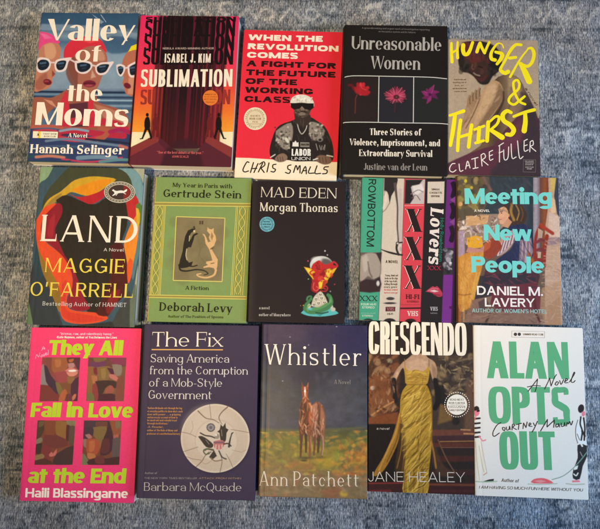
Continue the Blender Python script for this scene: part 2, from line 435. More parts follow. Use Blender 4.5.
    def text(s, txt, x0, y0, x1, y1, cap, face, c, kmin=.35, kmax=2.6):
        a, b = s.local([(x0, y0), (x1, y1)]); L = np.hypot(*(b - a)); sc = L / math.hypot(x1 - x0, y1 - y0); ch = cap * sc
        ux = (b - a) / L; uy = np.array([-ux[1], ux[0]]); k = face.k0
        for _ in range(8):
            o, wd = layout(txt, face, k); k = min(max(k * (1 + 1.0 * ((L / ch) / wd - 1)), kmin), kmax)
        o, wd = layout(txt, face, k); st = (L / ch) / wd
        for x, P in o:
            for zi, (v, f) in enumerate(P):
                px = (v[:, 0] + x + face.sl * v[:, 1]) * st; py = v[:, 1]
                s.put(a + (px * ch)[:, None] * ux + (py * ch)[:, None] * uy, f, c, zi)
        s.z += 1; return s

    def pen(s, strokes, wd, c, sm=5, fat=1.0):
        """Brush or pen strokes: lists of points."""
        for zi, st in enumerate(strokes):
            p, ww = (st if isinstance(st, tuple) else (st, wd))
            q = spline(s.local(np.asarray(p, float)), sm) if len(p) > 2 else s.local(np.asarray(p, float))
            if len(q) == 2: q = np.linspace(q[0], q[1], 5)
            ww = np.interp(np.linspace(0, 1, len(q)), np.linspace(0, 1, len(ww)), ww) if not np.isscalar(ww) else np.full(len(q), float(ww))
            ww = ww * .00137 * fat
            v, f = strip(q, ww); s.put(v, f, c, zi)
            for e, r in ((q[0], ww[0] / 2), (q[-1], ww[-1] / 2)):      # round ends
                an = np.linspace(0, 2 * math.pi, 9)[:-1]
                s.put(np.vstack([e, e + r * np.stack([np.cos(an), np.sin(an)], 1)]), [(0, i, i % 8 + 1) for i in range(1, 9)], c, zi + 20)
        s.z += 3; return s

    def shape(s, pts, c):
        s.put(s.local(np.asarray(pts, float)), [tuple(range(len(pts)))[::-1]], c); s.z += 1; return s

    def rule(s, pts, wd, c):
        q = s.local(np.asarray(pts, float)); q = spline(q, 4) if len(q) > 2 else np.linspace(q[0], q[1], 30)
        v, f = strip(q, wd * .00137); s.put(v, f, c); s.z += 1; return s

    # --- the mesh
    def build(s, name, parent, mat, edge=None):
        r = s.r; off = [(0, 0), (.5 * r, .13 * r), (.87 * r, .5 * r), (r, r), (r, max(s.board, r * 1.01))]
        ex = [o for o, _ in off[1:]]; dz = [d for _, d in off[1:]]; m = len(ex)
        xs = np.concatenate([s.xs[0] - np.array(ex[::-1]), s.xs, s.xs[-1] + np.array(ex)])
        ys = np.concatenate([s.ys[0] - np.array(ex[::-1]), s.ys, s.ys[-1] + np.array(ex)])
        zx = np.concatenate([dz[::-1], np.zeros(s.nx), dz]); zy = np.concatenate([dz[::-1], np.zeros(s.ny), dz])
        X, Y = np.meshgrid(xs, ys); Z = -np.maximum(*np.meshgrid(zx, zy)) + s.prof(X, Y)
        rc = .0016; dx = np.abs(X) - (s.w / 2 - rc); dy = np.abs(Y) - (s.h / 2 - rc); k = (dx > 0) & (dy > 0)      # corners worn round
        f = np.where(k, np.maximum(dx, dy) / np.maximum(np.hypot(dx, dy), 1e-9), 1.0)
        X = np.where(k, np.sign(X) * (s.w / 2 - rc + dx * f), X); Y = np.where(k, np.sign(Y) * (s.h / 2 - rc + dy * f), Y)
        C = np.pad(s.C, ((m, m), (m, m), (0, 0)), mode='edge')
        if edge is not None:
            C[:2] = C[-2:] = lin(edge); C[:, :2] = C[:, -2:] = lin(edge)
        NY, NX = X.shape; v = np.column_stack([X.ravel(), Y.ravel(), Z.ravel()]); c = C.reshape(-1, 3)
        i = (np.arange(NY - 1)[:, None] * NX + np.arange(NX - 1)[None]).ravel()
        quads = np.column_stack([i, i + 1, i + NX + 1, i + NX])
        n0 = len(v); loops = [quads.ravel()]; tot = [np.full(len(quads), 4)]
        bt = np.array([0, NX * (NY - 1), NX * NY - 1, NX - 1]); loops.append(bt); tot.append(np.array([4]))
        if s.V:
            tv = np.vstack(s.V); tv[:, 2] += s.prof(tv[:, 0], tv[:, 1]); v = np.vstack([v, tv]); c = np.vstack([c, np.vstack(s.K)])
            loops.append(np.concatenate([np.array(q) + n0 for q in s.F])); tot.append(np.array([len(q) for q in s.F]))
        v[:, 2] += s.t
        o = mesh_obj(name, v, np.concatenate(loops), np.concatenate(tot), mat, parent)
        at = o.data.color_attributes.new("print", 'FLOAT_COLOR', 'POINT')
        c = np.clip(c / s.L, .004, .86); at.data.foreach_set("color", np.column_stack([c, np.ones(len(c))]).astype(np.float32).ravel())
        return o


def mesh_obj(name, v, loops, tot, mat, parent=None, smooth=False):
    me = bpy.data.meshes.new(name); v = np.asarray(v, np.float32)
    me.vertices.add(len(v)); me.vertices.foreach_set("co", v.ravel())
    me.loops.add(len(loops)); me.loops.foreach_set("vertex_index", np.asarray(loops, np.int32))
    me.polygons.add(len(tot)); st = np.concatenate([[0], np.cumsum(tot)[:-1]])
    me.polygons.foreach_set("loop_start", st.astype(np.int32))
    me.update(calc_edges=True); me.validate()
    me.materials.append(mat)
    me.polygons.foreach_set("use_smooth", np.full(len(me.polygons), smooth))
    o = bpy.data.objects.new(name, me); COL.objects.link(o)
    if parent: o.parent = parent
    return o


def prism(name, prof, y0, y1, mat, parent, smooth=False):
    """A profile in x,z run along y with capped ends."""
    n = len(prof); v = [(x, y0, z) for x, z in prof] + [(x, y1, z) for x, z in prof]
    f = [(i, i + n, (i + 1) % n + n, (i + 1) % n) for i in range(n)]; f.append(tuple(range(n))); f.append(tuple(range(2 * n - 1, n - 1, -1)))
    o = mesh_obj(name, v, np.concatenate([np.array(q) for q in f]), [len(q) for q in f], mat, parent)
    return o


# ------------------------------------------------------------------ materials
def new_mat(name):
    m = bpy.data.materials.new(name); m.use_nodes = True; nt = m.node_tree; b = nt.nodes["Principled BSDF"]
    return m, nt, b


def N(nt, t, **kw):
    n = nt.nodes.new(t)
    for k, v in kw.items():
        if k.startswith("i_"): n.inputs[int(k[2:])].default_value = v
        else: setattr(n, k, v)
    return n


def printed_mat(name, rough, spec=.35, bump=.02):
    m, nt, b = new_mat(name); L = nt.links
    a = N(nt, "ShaderNodeAttribute", attribute_name="print")
    tc = N(nt, "ShaderNodeTexCoord")
    n1 = N(nt, "ShaderNodeTexNoise"); n1.inputs["Scale"].default_value = 1400; n1.inputs["Detail"].default_value = 2
    n2 = N(nt, "ShaderNodeTexNoise"); n2.inputs["Scale"].default_value = 16; n2.inputs["Detail"].default_value = 3
    L.new(tc.outputs["Object"], n1.inputs["Vector"]); L.new(tc.outputs["Object"], n2.inputs["Vector"])
    # fine ink grain
    mr = N(nt, "ShaderNodeMapRange"); mr.inputs["From Min"].default_value = .3; mr.inputs["From Max"].default_value = .7; mr.inputs["To Min"].default_value = .95; mr.inputs["To Max"].default_value = 1.05
    L.new(n1.outputs["Fac"], mr.inputs["Value"])
    mx = N(nt, "ShaderNodeVectorMath", operation='SCALE'); L.new(a.outputs["Color"], mx.inputs[0]); L.new(mr.outputs[0], mx.inputs["Scale"])
    L.new(mx.outputs[0], b.inputs["Base Color"])
    rr = N(nt, "ShaderNodeMapRange"); rr.inputs["To Min"].default_value = rough - .07; rr.inputs["To Max"].default_value = rough + .09
    L.new(n2.outputs["Fac"], rr.inputs["Value"]); L.new(rr.outputs[0], b.inputs["Roughness"])
    b.inputs["Specular IOR Level"].default_value = spec
    bp = N(nt, "ShaderNodeBump"); bp.inputs["Strength"].default_value = bump; bp.inputs["Distance"].default_value = .004
    L.new(n2.outputs["Fac"], bp.inputs["Height"]); L.new(bp.outputs[0], b.inputs["Normal"])
    return m


MAT_MATTE = printed_mat("matte printed cover", .58, .13)
MAT_GLOSS = printed_mat("glossy printed jacket", .4, .26, .04)


def paper_mat():
    m, nt, b = new_mat("page edges"); L = nt.links
    tc = N(nt, "ShaderNodeTexCoord"); mp = N(nt, "ShaderNodeMapping"); mp.inputs["Scale"].default_value = (6, 6, 2600)
    L.new(tc.outputs["Object"], mp.inputs[0]); n = N(nt, "ShaderNodeTexNoise"); n.inputs["Scale"].default_value = 1; n.inputs["Detail"].default_value = 3
    L.new(mp.outputs[0], n.inputs["Vector"])
    r = N(nt, "ShaderNodeValToRGB"); r.color_ramp.elements[0].position = .3; r.color_ramp.elements[0].color = (.60, .54, .43, 1); r.color_ramp.elements[1].position = .62; r.color_ramp.elements[1].color = (.88, .83, .70, 1)
    L.new(n.outputs["Fac"], r.inputs[0]); L.new(r.outputs[0], b.inputs["Base Color"]); b.inputs["Roughness"].default_value = .85
    bp = N(nt, "ShaderNodeBump"); bp.inputs["Strength"].default_value = .4; bp.inputs["Distance"].default_value = .0006
    L.new(n.outputs["Fac"], bp.inputs["Height"]); L.new(bp.outputs[0], b.inputs["Normal"])
    return m


MAT_PAGES = paper_mat()
_flat = {}


def card_mat(c, light):
    k = (c, tuple(light))
    if k not in _flat:
        m, nt, b = new_mat("cover card " + c); L = nt.links
        n = N(nt, "ShaderNodeTexNoise"); n.inputs["Scale"].default_value = 220; n.inputs["Detail"].default_value = 3
        tc = N(nt, "ShaderNodeTexCoord"); L.new(tc.outputs["Object"], n.inputs["Vector"])
        r = N(nt, "ShaderNodeValToRGB"); q = np.clip(lin(c) / light, .004, .85)
        r.color_ramp.elements[0].color = (*(q * .85), 1); r.color_ramp.elements[1].color = (*np.clip(q * 1.15, 0, .9), 1)
        L.new(n.outputs["Fac"], r.inputs[0]); L.new(r.outputs[0], b.inputs["Base Color"]); b.inputs["Roughness"].default_value = .5
        _flat[k] = m
    return _flat[k]


# ------------------------------------------------------------------ rug
def build_rug():
    x0, x1, y0, y1 = -.62, .62, -.38, .66
    st = .0028; xs = np.arange(x0, x1 + st, st); ys = np.arange(y0, y1 + st, st); X, Y = np.meshgrid(xs, ys)
    PX, PY = picture_point(X, Y, 0.0)
    # worn pattern of the rug: curls, bars and key lines, half rubbed away
    pat = np.zeros(X.shape)

    def dash(pts, wd, v):
        p = np.asarray(pts, float); d = np.full(X.shape, 1e9)
        for (a, b), (c, e) in zip(p[:-1], p[1:]):
            vx, vy = c - a, e - b; q = np.clip(((PX - a) * vx + (PY - b) * vy) / max(vx * vx + vy * vy, 1e-9), 0, 1)
            d = np.minimum(d, np.hypot(PX - a - q * vx, PY - b - q * vy))
        m = np.clip((wd / 2 - d) / 2.4 + .5, 0, 1); np.copyto(pat, pat * (1 - m) + v * m)

    def ring(cx, cy, r, v, a0=0, a1=300, wd=2.2):
        a = np.radians(np.linspace(a0, a1, 14)); dash(np.column_stack([cx + r * np.cos(a), cy + r * .8 * np.sin(a)]), wd, v)
    g = np.random.default_rng(5)
    for x in range(-40, 660, 44):                       # border of curls along the top
        ring(x + g.uniform(-5, 5), 12 + g.uniform(-4, 3), g.uniform(6, 9), .8, g.uniform(0, 180), g.uniform(380, 470)); dash([(x + 12, 20), (x + 22, 8), (x + 32, 18)], 2.4, .7)
    for y0_ in (-18, -2, 27): dash([(-50, y0_), (300, y0_ + 1), (660, y0_ + 2)], 2.2, -.7)
    dash([(345, 24), (366, 8), (380, 4)], 5, .9); dash([(326, 15), (352, 16)], 4, -.6)
    for i in range(46):                                 # the sides: short key lines and stepped bars
        sx = g.choice([g.uniform(-30, 34), g.uniform(548, 640)]); sy = g.uniform(30, 560); l = g.uniform(5, 26)
        dash([(sx - l, sy), (sx + l, sy + g.uniform(-1, 1))], g.uniform(1, 2.2), g.choice([-.9, -.7, .55]))
        if g.random() < .5: dash([(sx + l, sy), (sx + l, sy + g.uniform(4, 16))], 1.6, -.6)
    for cx_ in (-14, 16, 562, 592, 624):                # columns of stepped keys and curls up the sides
        for cy_ in range(20, 540, 46):
            if g.random() < .35: continue
            o = g.uniform(-12, 12); v_ = g.choice([-.95, -.8, .8]); y_ = cy_ + o
            dash([(cx_ - 13, y_), (cx_ + 9, y_), (cx_ + 9, y_ + 9), (cx_ - 5, y_ + 9), (cx_ - 5, y_ + 17), (cx_ + 13, y_ + 17)], 2.6, v_); ring(cx_ + g.uniform(-4, 4), y_ + 29, 8, -v_ * .9, g.uniform(0, 360), g.uniform(420, 600), 2.6); ring(cx_ + g.uniform(-4, 4), y_ + 29, 3.4, v_ * .8, 0, 360, 2.4)
    for i in range(26):
        sx = g.choice([g.uniform(-20, 26), g.uniform(556, 630)]); sy = g.uniform(20, 540); ring(sx, sy, g.uniform(4, 11), g.choice([-.8, .6]), g.uniform(0, 200), g.uniform(230, 420), 1.8)
    for x in range(-20, 640, 30):                       # lower border
        ring(x + g.uniform(-5, 5), 517 + g.uniform(-5, 8), g.uniform(5, 9), g.choice([-.9, -.7, .5]), g.uniform(0, 160), g.uniform(250, 400)); dash([(x, 506 + g.uniform(-2, 3)), (x + g.uniform(8, 24), 506)], 1.8, -.7)
    wear = np.clip((fbm(X * 26, Y * 20, 3) - .30) * 3.2, 0, 1); pat *= wear * .75
    Z = (fbm(X * 9, Y * 9, 8) - .5) * .0012 - .0012
    big = 3.0
    NY, NX = X.shape
    v = np.column_stack([X.ravel(), Y.ravel(), Z.ravel()]); i = (np.arange(NY - 1)[:, None] * NX + np.arange(NX - 1)[None]).ravel()
    q = np.column_stack([i, i + 1, i + NX + 1, i + NX]).ravel(); n0 = len(v)
    cs = np.array([(-big, -big, -.001), (big, -big, -.001), (big, big, -.001), (-big, big, -.001)]); e = [0, NX - 1, NX * NY - 1, NX * (NY - 1)]
    ring_f = []
    for a in range(4): ring_f += [n0 + a, n0 + (a + 1) % 4, e[(a + 1) % 4], e[a]]
    o = mesh_obj("rug", np.vstack([v, cs]), np.concatenate([q, ring_f]), np.full(len(i) + 4, 4), None, None, True)
    at = o.data.attributes.new("motif", 'FLOAT', 'POINT'); at.data.foreach_set("value", np.concatenate([pat.ravel(), np.zeros(4)]).astype(np.float32))
    m, nt, b = new_mat("woven rug"); L = nt.links
    tc = N(nt, "ShaderNodeTexCoord")

    def noise(sx, sy, det=2., rot=0., dist=0.):
        mp = N(nt, "ShaderNodeMapping"); mp.inputs["Scale"].default_value = (sx, sy, 1); mp.inputs["Rotation"].default_value = (0, 0, rot); L.new(tc.outputs["Object"], mp.inputs[0])
        n = N(nt, "ShaderNodeTexNoise"); n.inputs["Scale"].default_value = 1; n.inputs["Detail"].default_value = det; n.inputs["Distortion"].default_value = dist; L.new(mp.outputs[0], n.inputs["Vector"])
        return n.outputs["Fac"]

    def math_(op, a, c, cl=False):
        n = N(nt, "ShaderNodeMath", operation=op, use_clamp=cl)
        for j, q_ in enumerate((a, c)):
            if isinstance(q_, (int, float)): n.inputs[j].default_value = q_
            else: L.new(q_, n.inputs[j])
        return n.outputs[0]
    fine = noise(1100, 240, 2.0); mid = noise(480, 70, 2.0, .01); iso = noise(190, 150, 3.0, 0, .6); big_n = noise(34, 22, 4.0, 0, .4); col_n = noise(15, 12, 3.0); rows = noise(40, 900, 1.0)
    mo = N(nt, "ShaderNodeAttribute", attribute_name="motif").outputs["Fac"]
    s1 = math_('ADD', math_('MULTIPLY', math_('SUBTRACT', fine, .5), 1.8), math_('MULTIPLY', math_('SUBTRACT', mid, .5), 1.25))
    s2 = math_('ADD', s1, math_('MULTIPLY', math_('SUBTRACT', big_n, .5), .75))
    s2 = math_('ADD', s2, math_('MULTIPLY', math_('SUBTRACT', iso, .5), .45))
    s3 = math_('ADD', s2, math_('MULTIPLY', math_('SUBTRACT', rows, .5), .35))
    s4 = math_('ADD', s3, math_('MULTIPLY', mo, .75))
    fac = math_('ADD', s4, .5, True)
    r = N(nt, "ShaderNodeValToRGB"); el = r.color_ramp.elements
    el[0].position = 0.0; el[0].color = (.040, .055, .078, 1); el[1].position = 1.0; el[1].color = (.56, .585, .61, 1)
    for p_, c_ in ((.3, (.112, .136, .172, 1)), (.55, (.232, .262, .312, 1)), (.78, (.375, .405, .455, 1))):
        k_ = el.new(p_); k_.color = c_
    L.new(fac, r.inputs[0])
    tint = N(nt, "ShaderNodeMixRGB", blend_type='MULTIPLY'); tr = N(nt, "ShaderNodeValToRGB")
    tr.color_ramp.elements[0].position = .35; tr.color_ramp.elements[0].color = (.90, .97, 1.06, 1); tr.color_ramp.elements[1].position = .65; tr.color_ramp.elements[1].color = (1.07, 1.0, .94, 1)
    L.new(col_n, tr.inputs[0]); tint.inputs[0].default_value = .8; L.new(r.outputs[0], tint.inputs[1]); L.new(tr.outputs[0], tint.inputs[2])
    L.new(tint.outputs[0], b.inputs["Base Color"]); b.inputs["Roughness"].default_value = .95; b.inputs["Specular IOR Level"].default_value = .1
    bp = N(nt, "ShaderNodeBump"); bp.inputs["Strength"].default_value = .75; bp.inputs["Distance"].default_value = .0016
    L.new(s3, bp.inputs["Height"]); L.new(bp.outputs[0], b.inputs["Normal"])
    o.data.materials.clear(); o.data.materials.append(m)
    tag(o, "faded grey blue woven rug with a worn pattern beneath all the books", None, None, "structure")
    return o


build_rug()

# ------------------------------------------------------------------ books
# centre x, y, turn, width, height, thickness
PLACE = {
    'moms': (-0.3486, 0.3529, -0.0067, 0.1457, 0.2266, 0.018),
    'subl': (-0.2003, 0.3481, -0.0097, 0.1440, 0.2245, 0.022),
    'smalls': (-0.0516, 0.3324, -0.0246, 0.1440, 0.2225, 0.012),
    'unre': (0.0964, 0.3357, -0.0069, 0.1458, 0.2186, 0.027),
    'hunger': (0.2359, 0.3315, -0.0079, 0.1266, 0.1995, 0.014),
    'land': (-0.3230, 0.1197, -0.0016, 0.1475, 0.2195, 0.030),
    'levy': (-0.1682, 0.1196, 0.0006, 0.1353, 0.2024, 0.018),
    'mad': (-0.0335, 0.1190, 0.0064, 0.1284, 0.1945, 0.024),
    'lovers': (0.1164, 0.1258, -0.0085, 0.1285, 0.1970, 0.018),
    'meet': (0.2510, 0.1279, -0.0026, 0.1366, 0.2003, 0.022),
    'they': (-0.3162, -0.1058, 0.0179, 0.1524, 0.2266, 0.020),
    'fix': (-0.1575, -0.0961, 0.0143, 0.1542, 0.2234, 0.030),
    'whis': (-0.0066, -0.0908, 0.0119, 0.1396, 0.2213, 0.026),
    'cres': (0.1340, -0.0836, 0.0044, 0.1378, 0.2190, 0.016),
    'alan': (0.2748, -0.0842, -0.0007, 0.1428, 0.2181, 0.018),
}
LIGHT = {
    'moms': (1.282, 1.019, 0.727),
    'subl': (1.300, 1.055, 0.785),
    'smalls': (1.317, 1.100, 0.862),
    'unre': (1.275, 1.105, 0.923),
    'hunger': (1.168, 1.071, 0.973),
    'land': (1.374, 1.101, 0.798),
    'levy': (1.402, 1.155, 0.883),
    'mad': (1.382, 1.178, 0.955),
    'lovers': (1.293, 1.168, 1.037),
    'meet': (1.138, 1.116, 1.105),
    'they': (1.129, 0.930, 0.712),
    'fix': (1.178, 0.999, 0.805),
    'whis': (1.122, 1.006, 0.886),
    'cres': (0.991, 0.970, 0.959),
    'alan': (0.803, 0.906, 1.037),
}   # how bright a white sheet lies at each book: turns seen colours into paper colours


def start(key, hard=False, curl=0.0):
    cx, cy, an, w_, h_, t = PLACE[key]
    return Cover(cx, cy, an, w_, h_, t, LIGHT[key], .0028 if hard else .0007, 0.0 if hard else curl, .0010 if hard else .0004)


def finish(cv, key, name, label, hard, spine_c, back_c, gloss=False, edge=None):
    cx, cy, an, w_, h_, t = PLACE[key]; W, H = w_ / 2, h_ / 2
    root = bpy.data.objects.new(name, None); COL.objects.link(root); root.location = (cx, cy, 0); root.rotation_euler = (0, 0, an); root.empty_display_size = .05
    tag(root, label, "book", "books laid out in three rows on the rug")
    fc = cv.build("front_cover", root, MAT_GLOSS if gloss else MAT_MATTE, edge)
    lt = tuple(cv.L); b = cv.board; r = cv.r
    if hard:
        ins = .003
        pr = [(-W + .004, b), (W - ins, b), (W - ins - .0012, (t) * .3), (W - ins - .0016, t * .5), (W - ins - .0012, t * .7), (W - ins, t - b - .0004), (-W + .004, t - b - .0004)]
        prism("page_block", pr, -H + ins, H - ins, MAT_PAGES, root)
        prism("back_cover", [(-W + .003, 0), (W, 0), (W, b * .9), (-W + .003, b * .9)], -H, H, card_mat(back_c, lt), root)
        sp = [(-W + .0029, t - .002), (-W + .0006, t - .0045), (-W - .0012, t * .72), (-W - .0018, t * .5), (-W - .0012, t * .28), (-W + .0006, .003), (-W + .0029, .0001), (-W + .0036, .004), (-W + .0036, t - .005)]
        prism("spine", sp, -H, H, card_mat(spine_c, lt), root)
    else:
        pr = [(-W + .001, b), (W - .0006, b), (W - .0009, t * .5), (W - .0005 + 0 * cv.curl, t - b - .0001), (-W + .001, t - b - .0001)]
        prism("page_block", pr, -H + .0006, H - .0006, MAT_PAGES, root)
        prism("back_cover", [(-W, 0), (W, 0), (W, b * .9), (-W, b * .9)], -H, H, card_mat(back_c, lt), root)
        prism("spine", [(-W - .0002, b * .9), (-W + .0009, b * .92), (-W + .0009, t - b - .0004), (-W - .0002, t - b - .0006)], -H + .0002, H - .0002, card_mat(spine_c, lt), root)
    return root, fc


def seal(cv, root_fc, cx, cy, rx, ry, rim, field, name="seal", ring=None, draw=None, thick=.00025):
    """A round foil sticker lying on the cover: its own sheet."""
    a = np.radians(np.arange(0, 360, 6)); pts = np.column_stack([cx + rx * np.cos(a), cy + ry * np.sin(a)])
    s = Cover.__new__(Cover); s.__dict__.update({k: v for k, v in cv.__dict__.items()}); s.V, s.F, s.K, s.nv, s.z = [], [], [], 0, 0
    n = len(a); q = cv.local(pts)[::-1]
    v = np.vstack([np.column_stack([q, np.full(n, 0.)]), np.column_stack([q, np.full(n, thick)])])
    s.V.append(v); s.F += [(i, (i + 1) % n, (i + 1) % n + n, i + n) for i in range(n)] + [tuple(range(n, 2 * n))]; s.K.append(np.tile(lin(rim), (2 * n, 1))); s.nv = 2 * n
    s.z = thick / 1.6e-5
    if field is not None: s.shape(np.column_stack([cx + rx * .86 * np.cos(a), cy + ry * .86 * np.sin(a)]), field)
    if ring: s.z += 1; s.rule(np.column_stack([cx + rx * .72 * np.cos(np.append(a, a[:1])), cy + ry * .72 * np.sin(np.append(a, a[:1]))]), .5, ring)
    if draw: draw(s)
    tv = np.vstack(s.V); tv[:, 2] += s.t + .00006 + s.prof(tv[:, 0], tv[:, 1])
    o = mesh_obj(name, tv, np.concatenate([np.array(f) for f in s.F]), [len(f) for f in s.F], MAT_GLOSS, root_fc)
    at = o.data.color_attributes.new("print", 'FLOAT_COLOR', 'POINT'); c = np.clip(np.vstack(s.K) / s.L, .004, .86)
    at.data.foreach_set("color", np.column_stack([c, np.ones(len(c))]).astype(np.float32).ravel())
    return o

# ------------------------------------------------------------------ faces (lettering styles)
FAT = Face(V=.265, H=.05, X=.735, thin=.085, sp=.055, desc=.18)
FATS = Face(V=.21, H=.06, s_=.05, X=.7, thin=.08, sp=.08)
GOTH = Face(V=.20, H=.165, n=3.0, sp=.075)
SLIM = Face(V=.14, H=.12, n=2.2, sp=.10, X=.7)
WIDE = Face(V=.46, H=.275, n=2.5, sp=.10, k=1.6, thin=.4)
DIDONE = Face(V=.16, H=.035, s_=.028, sh=.028, X=.70, thin=.045, sp=.05)
DIDB = Face(V=.185, H=.045, s_=.03, sh=.035, X=.68, thin=.055, sp=.06)
ROMAN = Face(V=.125, H=.062, s_=.055, sh=.04, X=.66, thin=.07, sp=.10, br=.05)
FLARE = Face(V=.145, H=.08, s_=.035, sh=.035, X=.62, thin=.07, sp=.14)
BOOK = Face(V=.17, H=.085, s_=.07, sh=.06, X=.68, thin=.09, sp=.08, br=.04)
SLAB = Face(V=.2, H=.12, s_=.09, sh=.1, X=.7, thin=.13, sp=.07)
GEO = Face(V=.275, H=.215, X=.75, thin=.22, sp=.012, desc=.28)
GEOB = Face(V=.20, H=.17, X=.7, thin=.18, sp=.08)
SANS = Face(V=.18, H=.15, X=.7, sp=.1)
SMALL = Face(V=.17, H=.14, X=.72, sp=.13)
HEAVY = Face(V=.31, H=.205, X=.77, n=2.4, thin=.25, sp=.015, sl=.06, desc=.22)
HEAVU = Face(V=.24, H=.17, X=.74, n=2.4, thin=.2, sp=.05, desc=.25)
ELEG = Face(V=.115, H=.045, s_=.045, sh=.035, X=.64, thin=.055, sp=.075, br=.04)
LIGHTR = Face(V=.09, H=.04, s_=.05, sh=.028, X=.60, thin=.05, sp=.14)
POSTER = Face(V=.135, H=.10, n=3.6, sp=.03, thin=.11)
BLOCK = Face(V=.205, H=.15, n=3.2, sp=.035, thin=.18)
THIN = Face(V=.08, H=.075, sp=.12)
SLABIT = Face(V=.26, H=.11, s_=.06, sh=.09, X=.72, thin=.13, sp=.05, sl=.12)
HAND = Face(V=.12, H=.11, sp=.13, sl=.2, X=.7)
XFACE = Face(V=.27, H=.05, s_=.045, sh=.03, thin=.05, sp=.05)


